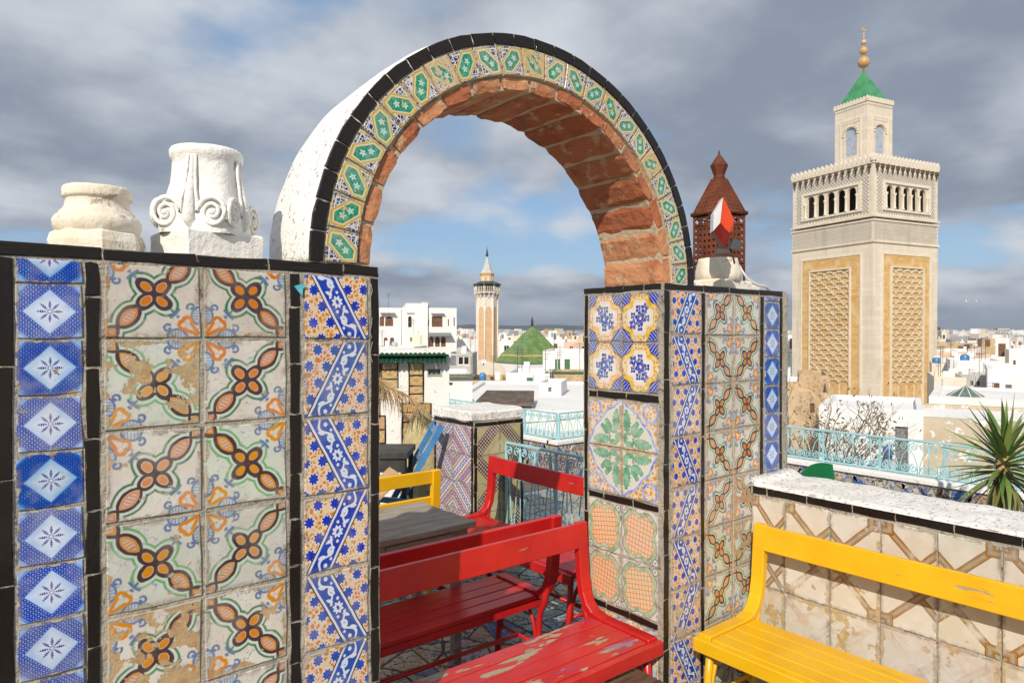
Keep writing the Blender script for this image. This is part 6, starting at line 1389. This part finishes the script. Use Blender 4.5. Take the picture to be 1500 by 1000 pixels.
wing(pal, 593.5, 625.8, 444.5, [(597, 602.3, 463, 479, 'glass', True)], -0.5, 'tower')
wing(pal, 625.5, 669, 450.2, [(632, 647.8, 463, 478.5, 'brown', False), (622.2+4, 624+4, 468, 477.5, 'brown', False), (656, 657.6, 467, 477, 'brown', False), (664.5, 666.2, 464, 477, 'brown', False), (627.4, 634.4, 493, 508, 'brown', True), (636.8, 643.8, 493, 508, 'brown', True), (645.6, 652.6, 493, 508, 'brown', True)], -0.2, 'wing')
px_ = lambda p: (p-547.5)*s
pz_ = lambda p: EYE+(490-p)*s+9.2
for i in range(9): addpart(pal, 'merlon', WHITE, lambda m: m.prism([(px_(594.6+3.5*i), pz_(444.5)), (px_(596.6+3.5*i), pz_(444.5)), (px_(595.6+3.5*i), pz_(442.8))], -0.48, -0.2))
for (a, b, y_) in ((557, 578, 457.5), (594+1, 606, 457.5), (631, 650, 457.8)): addpart(pal, 'moulding', GREYW, lambda m: m.box(px_(a), px_(b), -0.62, 0.0 if a != 595 else -0.4, pz_(y_+1.4), pz_(y_)))
addpart(pal, 'canopy', GREYP, lambda m: m.add([(px_(626), -0.2, pz_(487)), (px_(660), -0.2, pz_(487)), (px_(661), -1.1, pz_(491.5)), (px_(625.5), -1.1, pz_(491.5)), (px_(661), -1.1, pz_(492.3)), (px_(625.5), -1.1, pz_(492.3))], [(0, 3, 2, 1), (3, 5, 4, 2)]))
tank = pix(623, 449.5, 73); tk = empty('water_tank', (tank.x, tank.y, tank.z-0.15), ZYAW, 'grey water tank on the palace roof', 'tank')
addpart(tk, 'drum', GREYW, lambda m: m.tube([(-0.42, 0, 0.42), (0.42, 0, 0.42)], 0.28, 12)); addpart(tk, 'stand', DKMETAL, lambda m: (m.box(-.4, -.34, -.2, .2, 0, .2), m.box(.34, .4, -.2, .2, 0, .2)))
house('rooftop_room', 'small peeling cream rooftop room in front of the white palace', 599, 620.5, 489.5, 60, CREAMW, 4, R(8), [(601, 604, 494, 500, 'glass')])
house('white_house', 'low white house with a plain parapet at the foot of the palace', 540, 606, 508, 52, WHITE, 8, 0)
house('grey_workshop', 'low grey shed with a glazed screen right of the palace', 654, 692, 517.5, 46, GREYW, 6, 0, [(658, 668, 521, 535, 'grey'), (670, 688, 521, 535, 'glass')])
house('white_house', 'long white house with a rounded roof end between palace and octagonal minaret', 667, 700, 497, 85, WHITE, 10, R(10))
w3 = house('white_house', 'narrow white house with a thin tiled eave just left of the brown awning', 655, 692, 552, 12.5, WHITE, 3.0, R(6), [(658, 663, 560, 564, 'grey'), (656.6, 658.6, 575, 588, 'glass')], par=0.1)
addpart(w3, 'eave', surf('mossy_tile', (0.10, 0.14, 0.06), (0.22, 0.20, 0.10), 14, 0.6, 0.5), lambda m: m.box(-0.27, 0.27, -0.12, 0.02, EYE+(490-551)*.0125+9.2, EYE+(490-547.5)*.0125+9.2))
vault = empty('vaulted_roof_house', tuple(pix(718, 0, 55)*1.0-Vector((0, 0, pix(718, 0, 55).z+9.2))), ZYAW+R(14), 'cream house with a whitewashed barrel vault below the octagonal minaret', 'building')
def vlt(m):
    n = 12; s5 = 0.055; W_ = 22*s5; zb = EYE+(490-560)*s5+9.2; h_ = 30*s5; vs = []
    for y in (0, 5.0):
        vs += [(-W_*1.1, y, 0)]+[(-W_*math.cos(math.pi*i/n)*1.1, y, zb+h_*0.35+h_*0.65*math.sin(math.pi*i/n)**0.8) for i in range(n+1)]+[(W_*1.1, y, 0)]
    q = n+3; m.add(vs, [tuple(range(q)), tuple(reversed(range(q, 2*q)))]+[(i, q+i, q+i+1, i+1) for i in range(q-1)])
addpart(vault, 'vault', CREAMW, vlt)
house('rubble_wall_house', 'tan rubble-walled house under the whitewashed barrel vault', 684, 748, 557, 42, TANW, 6, R(4))
house('white_house', 'white house with a single green door right of the barrel vault', 741, 806, 546, 36, WHITE, 5, R(-6), [(771.5, 780.5, 553, 569.5, 'green'), (745, 749, 566, 578, 'glass')])
house('white_house', 'white house with two tall grey-green shutters beside the tall tiled pillar', 795, 890, 513.5, 44, WHITE, 7, R(-8), [(813, 820, 526, 544.5, 'green'), (827, 835, 526, 544.5, 'green')])
bal = house('balcony_terrace', 'stone terrace with a green coping below the two shuttered windows', 800, 892, 546, 38, TANW, 4, R(-8))
addpart(bal, 'coping', GREENP, lambda m: m.box(-46.6*.038, 46.6*.038, -0.12, 0.25, EYE+(490-546)*.038+9.2, EYE+(490-544)*.038+9.2))
big = house('white_flat_roof_house', 'big white flat-roofed house spreading below the far parapet railing', 630, 900, 600, 21, WHITE, 13, R(-4), par=0.12)
big2 = house('white_terrace_house', 'white stepped house behind the big flat roof, right of the brown awning', 748, 900, 574, 30, WHITE, 4.5, R(-12), par=0.35)
aw = empty('brown_awning', tuple(pix(737, 0, 22.5)*1.0-Vector((0, 0, pix(737, 0, 22.5).z-(EYE+(490-600)*.0225)))), ZYAW+R(-6), 'brown sheet awning on thin posts above the white roofs', 'awning')
s2 = 0.0225
AWB = surf('brown_corrugated_sheet', (0.10, 0.075, 0.055), (0.17, 0.13, 0.10), 3, 0.8, 0.4)
def awn(m):
    n = 40
    for i in range(n):
        x0, x1 = -45*s2+90*s2*i/n, -45*s2+90*s2*(i+1)/n; d = 0.02 if i % 2 else 0; d2 = 0.0 if i % 2 else 0.02
        m.add([(x0, 0, 8*s2+d), (x1, 0, 8*s2+d2), (x1*0.86, 2.2, 20*s2+d2), (x0*0.86, 2.2, 20*s2+d)], [(0, 1, 2, 3), (3, 2, 1, 0)])
addpart(aw, 'sheet', AWB, awn); addpart(aw, 'fascia', AWB, lambda m: m.box(-45*s2, 45*s2, -0.03, 0.0, 6*s2, 9*s2))
for x in (-40, -12, 3, 40): addpart(aw, 'post', DKMETAL, lambda m: m.tube([(x*s2, 0.05, -0.6), (x*s2, 0.05, 8*s2)], 0.025, 6))
for x in (-36, 36): addpart(aw, 'post', DKMETAL, lambda m: m.tube([(x*s2, 2.1, -0.6), (x*s2, 2.1, 19*s2)], 0.025, 6))
for k in range(2):
    m = MB(); a, b = pix(690, 622-k*4, 15), pix(900, 601+k*4, 17.5); m.tube([a.lerp(b, i/12)-Vector((0, 0, 0.10*math.sin(math.pi*i/12))) for i in range(13)], 0.008, 4)
    tag(m.build('overhead_wire', DKMETAL), ('upper', 'lower')[1-k]+' of the two thin wires strung across the white roofs', 'wire')
house('white_stair_block', 'small white stair block with a slatted grey window right of the awning', 790, 822, 560, 27, WHITE, 2.5, R(-10), [(803, 808, 567, 574, 'grey')], par=0.12)
house('low_white_wall', 'low white dividing wall on the big flat roof below the two wires', 700, 812, 598, 23.5, WHITE, 0.35, R(-14), zb=-2.0, par=0.02, cat='wall')
house('grey_water_room', 'little grey roof hut left of the brown awning', 672, 690, 581, 24, GREYW, 1.5, R(4), [(677, 681, 585, 593, 'glass')], zb=-2.0, par=0.1)
for i, (a, y_, D_, lab) in enumerate(((806, 540, 30, 'thin roof aerial between the green door and the two shutters'), (1455, 560, 34, 'thin roof aerial right of the glass skylight'), (760, 536, 60, 'thin roof aerial in front of the green pyramid'))):
    p = pix(a, y_, D_); t = empty('roof_aerial', (p.x, p.y, p.z-1.3), ZYAW, lab, 'aerial'); addpart(t, 'mast', DKMETAL, lambda m: m.tube([(0, 0, -0.6), (0, 0, 1.3)], 0.018, 5))
    for q in range(4): addpart(t, 'rod', DKMETAL, lambda m: m.box(-.32+.05*q, .32-.05*q, -.01, .01, 1.25-.15*q, 1.27-.15*q))


# ------------------------------------------------------------------ houses right of the tall pillar
house('tan_house', 'rough tan plastered house behind the leafless shrub at the minaret foot', 1140, 1213, 574, 17, TANW, 4, R(-24), [(1186, 1192, 590, 604, 'brown')])
hb = house('rooftop_room', 'tan plastered rooftop room left of the minaret base', 1172, 1212, 549, 21, TANW, 3, R(-22)); house('white_house', 'sliver of a white house between tall pillar and minaret base', 1120, 1173, 551, 26, WHITE, 4, R(-10))
wh = house('white_courtyard_house', 'bright white house with a grey door behind the right railing', 1206, 1342, 597, 14.5, WHITE, 3.2, R(-30), [(1307, 1323, 622, 690, 'grey')], par=0.12)
house('stained_wall_house', 'house with a brown stained wall and white coping right of the grey door', 1336, 1560, 616, 14.0, STAINW, 3.5, R(-32), par=0.1, roof=WHITE)
house('white_flat_roof_house', 'long white flat roof behind the stained wall and yucca', 1380, 1600, 586, 26, WHITE, 7, R(-34), par=0.1)
house('white_flat_roof_house', 'white roof with a raised kerb at the foot of the square minaret', 1225, 1392, 601, 34, WHITE, 5, R(-30), par=0.15)
house('white_house', 'white house wall with one small window behind the glass skylight', 1398, 1462, 528, 46, WHITE, 6, R(-30), [(1439.5, 1444.5, 533, 540, 'glass')])
house('cream_house', 'cream house beside the minaret edge left of the small-windowed white house', 1368, 1401, 532, 50, CREAMW, 6, R(-30)); house('cream_house', 'lower cream house just right of the minaret foot', 1372, 1412, 552, 40, CREAMW, 6, R(-28))
house('grey_house', 'grey patchy house with two small windows above the skylight', 1412, 1466, 549, 42, GREYW, 4, R(-32), [(1424.5, 1428.5, 558, 565, 'glass'), (1432.5, 1436.5, 558, 565, 'glass')])
house('white_house', 'white house with a brown shuttered window at the right picture edge', 1462, 1600, 543, 36, WHITE, 8, R(-34), [(1470, 1477, 563, 578, 'brown'), (1484, 1492, 565, 580, 'grey')])
house('white_house', 'tall white block standing highest at the right picture edge', 1487, 1560, 513, 52, WHITE, 8, R(-34), [(1492, 1495, 528, 540, 'brown')])
sk = empty('glass_skylight', tuple(pix(1415, 581, 29)), ZYAW, 'green-grey glazed pyramid skylight on the white roof right of the minaret', 'skylight')
SKG = surf('greenish_glass', (0.09, 0.14, 0.12), (0.15, 0.21, 0.18), 2, 0.25, 0)
def cone_face(k, n=10, r=0.78, h=0.50):
    a, b = 2*math.pi*k/n, 2*math.pi*(k+1)/n; return [(r*math.cos(a), r*math.sin(a), 0), (r*math.cos(b), r*math.sin(b), 0), (0, 0, h)]
for k in range(10):
    f = cone_face(k); addpart(sk, 'pane', SKG, lambda m: m.add(f, [(0, 1, 2)])); addpart(sk, 'glazing_bar', FRAMEW, lambda m: m.tube([Vector(f[0]), Vector(f[2])], 0.02, 5))
addpart(sk, 'kerb', WHITE, lambda m: m.lathe([(0.8, -0.2), (0.82, 0.0), (0.74, 0.01)], 10, smooth=False))
def dish(px, py, D, r, label, turn):
    t = empty('satellite_dish', tuple(pix(px, py, D)), ZYAW+turn, label, 'satellite dish'); T = Matrix.Rotation(R(60), 4, 'X')
    m = MB(); n = 20; vs = [T @ Vector((0, 0, 0))]
    for ring in (0.5, 1.0):
        for k in range(n): a = 2*math.pi*k/n; vs.append(T @ Vector((r*ring*math.cos(a), r*ring*math.sin(a), 0.22*r*ring*ring)))
    fs = [(0, 1+k, 1+(k+1) % n) for k in range(n)]+[(1+k, 1+n+k, 1+n+(k+1) % n, 1+(k+1) % n) for k in range(n)]
    m.add(vs, fs); m.build('reflector', WHITE, t)
    m = MB(); m.tube([(0, 0, 0), (0, 0.05, -r*1.6)], 0.04, 6); m.build('mast', DKMETAL, t); m = MB(); m.tube([T @ Vector((0, r*0.9, 0.2*r)), T @ Vector((0, 0.1*r, 0.9*r))], 0.02, 5); m.build('feed_arm', DKMETAL, t)
dish(1397, 518, 60, 0.42, 'pale satellite dish on the roofs right beside the square minaret', R(20)); dish(1423, 519, 64, 0.34, 'smaller satellite dish right of the one beside the minaret', R(-25)); dish(708.5, 529, 46, 0.16, 'small white satellite dish below the octagonal minaret shaft', R(10))
c = pix(1301, 672, 13.0); jc = empty('blue_water_drum', (c.x, c.y, c.z), ZYAW, 'blue plastic drum against the white house behind the right railing', 'drum')
BLP = surf('blue_plastic', (0.04, 0.14, 0.42), (0.06, 0.18, 0.50), 4, 0.4, 0); addpart(jc, 'body', BLP, lambda m: m.lathe([(0.07, 0), (0.085, 0.02), (0.085, 0.12), (0.078, 0.125), (0.085, 0.13), (0.085, 0.22), (0.06, 0.25), (0.03, 0.26)], 18)); addpart(jc, 'cap', BLP, lambda m: m.lathe([(0.03, 0.258), (0.03, 0.285), (0.01, 0.287)], 12))
addpart(jc, 'stand', GREYW, lambda m: m.box(-.1, .1, -.1, .1, -0.8, 0.0))

# ------------------------------------------------------------------ middle distance
def clutter(t, W, H, rr, mat):
    """what stands on a flat roof and belongs to the house: stair head, aerial, tank, chimney"""
    hw = W/2
    if rr.random() < 0.6:
        a = rr.uniform(-hw*.6, hw*.2); b = a+rr.uniform(.25, .45)*W; h_ = rr.uniform(1.2, 2.2); addpart(t, 'stair_head', mat, lambda m: m.box(a, b, 1.6, 4.2, H-.38, H+h_)); addpart(t, 'stair_door', rr.choice((BROWNP, GREYP, GREENP)), lambda m: m.box((a+b)/2-.35, (a+b)/2+.3, 1.55, 1.62, H-.36, H+min(h_-.2, 1.4)))
    for k in range(rr.randint(0, 2)):
        x = rr.uniform(-hw*.85, hw*.85); y = rr.uniform(.8, 4.5); h_ = rr.uniform(1.4, 2.8)
        def aer(m):
            m.tube([(x, y, H-.38), (x, y, H+h_)], 0.03, 4)
            for q in range(4): m.box(x-.34+.05*q, x+.34-.05*q, y-.012, y+.012, H+h_-.12-.18*q, H+h_-.09-.18*q)
        addpart(t, 'aerial', DKMETAL, aer)
    if rr.random() < 0.5: x = rr.uniform(-hw*.8, hw*.8); r_ = rr.uniform(.35, .5); addpart(t, 'roof_tank', rr.choice((WHITE, GREYW, DKMETAL, CHAIRBLUE)), lambda m: m.lathe([(r_, 0), (r_, 1.0), (r_*.7, 1.15), (.1, 1.2)], 12, c=(x, 1.2, H-.38)))
    if rr.random() < 0.6: x = rr.uniform(-hw*.8, hw*.8); addpart(t, 'chimney', mat, lambda m: m.box(x-.2, x+.2, .7, 1.1, H-.38, H+rr.uniform(.5, .9)))
def filler(group, where, xa, xb, rows_, seed):
    """houses in rows, nearer rows first; labels count them from the left"""
    rr = random.Random(seed); names = {id(WHITE): 'white', id(CREAMW): 'cream', id(PINKW): 'pinkish', id(GREYW): 'grey', id(TANW): 'tan'}
    rown = ('first', 'second', 'third', 'fourth', 'fifth', 'sixth'); ordn = ('first', 'second', 'third', 'fourth', 'fifth', 'sixth', 'seventh', 'eighth', 'ninth', 'tenth', 'eleventh', 'twelfth', 'thirteenth', 'fourteenth')
    for ri, (D, ytop, jy) in enumerate(rows_):
        x = xa; k = 0
        while x < xb:
            wpx = rr.uniform(3.6, 7.5)*1000/D; x1 = min(x+wpx, xb+20); mat = rr.choice((WHITE, WHITE, WHITE, CREAMW, CREAMW, PINKW, GREYW, TANW)); yt = ytop+rr.uniform(-jy, jy); Dd = D*rr.uniform(0.94, 1.06); sD = Dd/1000
            wins = []; xx = x+1.2/sD
            while xx < x1-1.8/sD:
                for lv in (0, 1):
                    if rr.random() < 0.55: wins.append((xx, xx+rr.uniform(.8, 1.2)/sD, yt+(0.9+3.0*lv)/sD, yt+(2.3+3.0*lv)/sD, rr.choice(('glass', 'glass', 'brown', 'green'))))
                xx += rr.uniform(2.2, 3.6)/sD
            th = house('town_house', '%s house, %s from left in the %s row %s' % (names[id(mat)], ordn[min(k, 13)], rown[ri], where), x, x1, yt, Dd, mat, rr.uniform(6, 10), -math.atan(camx((x+x1)/2))*0.85+R(rr.uniform(-12, 12)), wins, par=0.4, group=group)
            clutter(th, (x1-x)*sD, EYE+(490-yt)*sD+9.2, rr, mat)
            x = x1+rr.uniform(-2, 4); k += 1
filler('houses behind the arch', 'behind the octagonal minaret', 668, 880, ((150, 499, 3), (210, 495.5, 2), (290, 492.5, 1.5)), 5)
filler('houses right of the square minaret', 'right of the square minaret', 1372, 1560, ((75, 520, 4), (110, 509, 4), (160, 502, 3), (230, 498, 2.5)), 9)
filler('houses left of the square minaret', 'left of the square minaret', 1130, 1165, ((90, 512, 4),), 3)
blk = ((1380, 1389, 484, 300, CREAMW), (1443, 1462, 484, 420, GREYW), (1463, 1478, 481, 430, GREYW), (1412, 1424, 490, 330, CREAMW))
for i, (a, b, y_, D_, mt) in enumerate(blk):
    wn = [(xx, xx+(b-a)*0.10, y_+2+3.5*r_, y_+4+3.5*r_, 'glass') for r_ in range(3) for xx in [a+(b-a)*f for f in (.1, .3, .5, .7, .85)]]
    house('apartment_block', ('cream apartment block rising right beside the minaret edge', 'wide grey apartment block on the right horizon', 'tallest grey apartment block on the right horizon', 'cream apartment block left of the grey ones on the right horizon')[i], a, b, y_, D_, mt, 14, R(-26), wn)
DC = [wallmat('far_wall_%s' % n, c1, c2, c3, 0.05) for n, c1, c2, c3 in (('white', (.66, .65, .63), (.74, .73, .71), (.5, .48, .45)), ('cream', (.55, .48, .40), (.62, .56, .48), (.42, .36, .3)), ('grey', (.34, .35, .37), (.42, .43, .45), (.26, .27, .28)), ('tan', (.42, .31, .23), (.5, .39, .3), (.3, .22, .17)), ('trees', (.045, .065, .03), (.07, .09, .045), (.03, .045, .02)))]
dm = MB(); rr = random.Random(21)
for k in range(5200):
    D_ = 300*math.exp(rr.random()**0.8*2.15); t_ = rr.uniform(-0.25, 0.85); p = (FW+RT*t_)*D_; w_, d_ = rr.uniform(5, 16), rr.uniform(5, 16); h_ = rr.uniform(6, 10.5)+(rr.uniform(3, 12) if rr.random() < 0.05 and D_ > 1100 else 0); mi = rr.choices(range(5), (5, 3, 2.5, 1.5, 1.6))[0]
    top = -9.2+h_+min(6.5, D_*0.003)
    if mi == 4:
        dm.lathe([(w_*0.3, -9.2), (w_*0.5, top*0.3-7), (w_*0.45, top-2), (w_*0.15, top)], 6, 4, (p.x, p.y, 0), smooth=False, wob=0.5); continue
    dm.box(-w_/2, w_/2, -d_/2, d_/2, -9.2, top, mi, M=Matrix.Translation((p.x, p.y, 0)) @ Matrix.Rotation(rr.uniform(0, 1.5), 4, 'Z'))
    if rr.random() < 0.5: dm.box(-w_*.2, w_*.2, -d_*.2, d_*.2, top, top+2.4, mi, M=Matrix.Translation((p.x+rr.uniform(-2, 2), p.y, 0)))
tag(dm.build('distant_town', DC), 'distant pale town spreading to the horizon', 'town', kind='stuff')
HILL = surf('wooded_hill', (0.045, 0.058, 0.052), (0.075, 0.088, 0.075), 0.012, 0.95, 0.6, 0.05, 2.0, 0.1, (0.14, 0.14, 0.11), 0.62, 0.02)
hm = MB(); n = 150; vs = []
for i in range(n+1):
    t_ = -1.1+2.6*i/n; D_ = 3900+250*math.sin(t_*3); p = (FW+RT*t_)*D_; env = max(0.10, 1-abs(t_+0.04)/0.55)
    h_ = 4+env*(54+26*mnoise.noise(Vector((t_*6, 1, 0)))+9*mnoise.noise(Vector((t_*26, 2, 0)))+5*mnoise.noise(Vector((t_*80, 2, 0))))
    for (f, g_) in ((0.86, 0), (0.91, 0.35), (0.96, 0.8), (1.0, 1.0), (1.1, 0.5), (1.25, 0.0)): vs.append((p.x*f, p.y*f, -9.2+(h_+9)*g_*(1+0.06*mnoise.noise(Vector((t_*60, f*9, 0))))))
hm.add(vs, [(i*6+k, i*6+6+k, i*6+7+k, i*6+k+1) for i in range(n) for k in range(5)], 0, True)
tag(hm.build('hills', HILL), kind='structure')
for i, (a, b) in enumerate(((1416.5, 441.5), (1431, 441))):
    t = empty('bird', tuple(pix(a, b, 60)), ZYAW+R(30*i), ('left', 'right')[i]+'-hand of the two small gulls in the dark sky right of the minaret', 'bird')
    addpart(t, 'body', WHITE, lambda m: m.lathe([(0.002, -0.16), (0.035, -0.06), (0.045, 0.02), (0.03, 0.10), (0.004, 0.16)], 8)); t.children[0].rotation_euler = (R(90), 0, R(90))
    for sg in (-1, 1): addpart(t, 'wing', WHITE, lambda m: m.add([(0.05, 0, 0.02), (-0.06, 0, 0.02), (-0.04, 0.22*sg, 0.12), (0.06, 0.22*sg, 0.12), (-0.06, 0.42*sg, 0.06)], [(0, 1, 2, 3), (3, 2, 4)]))
# ------------------------------------------------------------------ air
hz = bpy.data.materials.new('thin_haze'); hz.use_nodes = True; hz.node_tree.nodes.clear()
ho = hz.node_tree.nodes.new('ShaderNodeOutputMaterial'); hv = hz.node_tree.nodes.new('ShaderNodeVolumePrincipled'); hv.inputs['Color'].default_value = (0.72, 0.80, 0.92, 1); hv.inputs['Density'].default_value = 0.00013; hv.inputs['Anisotropy'].default_value = 0.2
hz.node_tree.links.new(hv.outputs[0], ho.inputs['Volume'])
hb_ = MB(); hb_.box(-9500, 9500, -9500, 9500, -11, 120); tag(hb_.build('haze', hz), 'thin pale haze over the distant town', 'haze', kind='stuff')
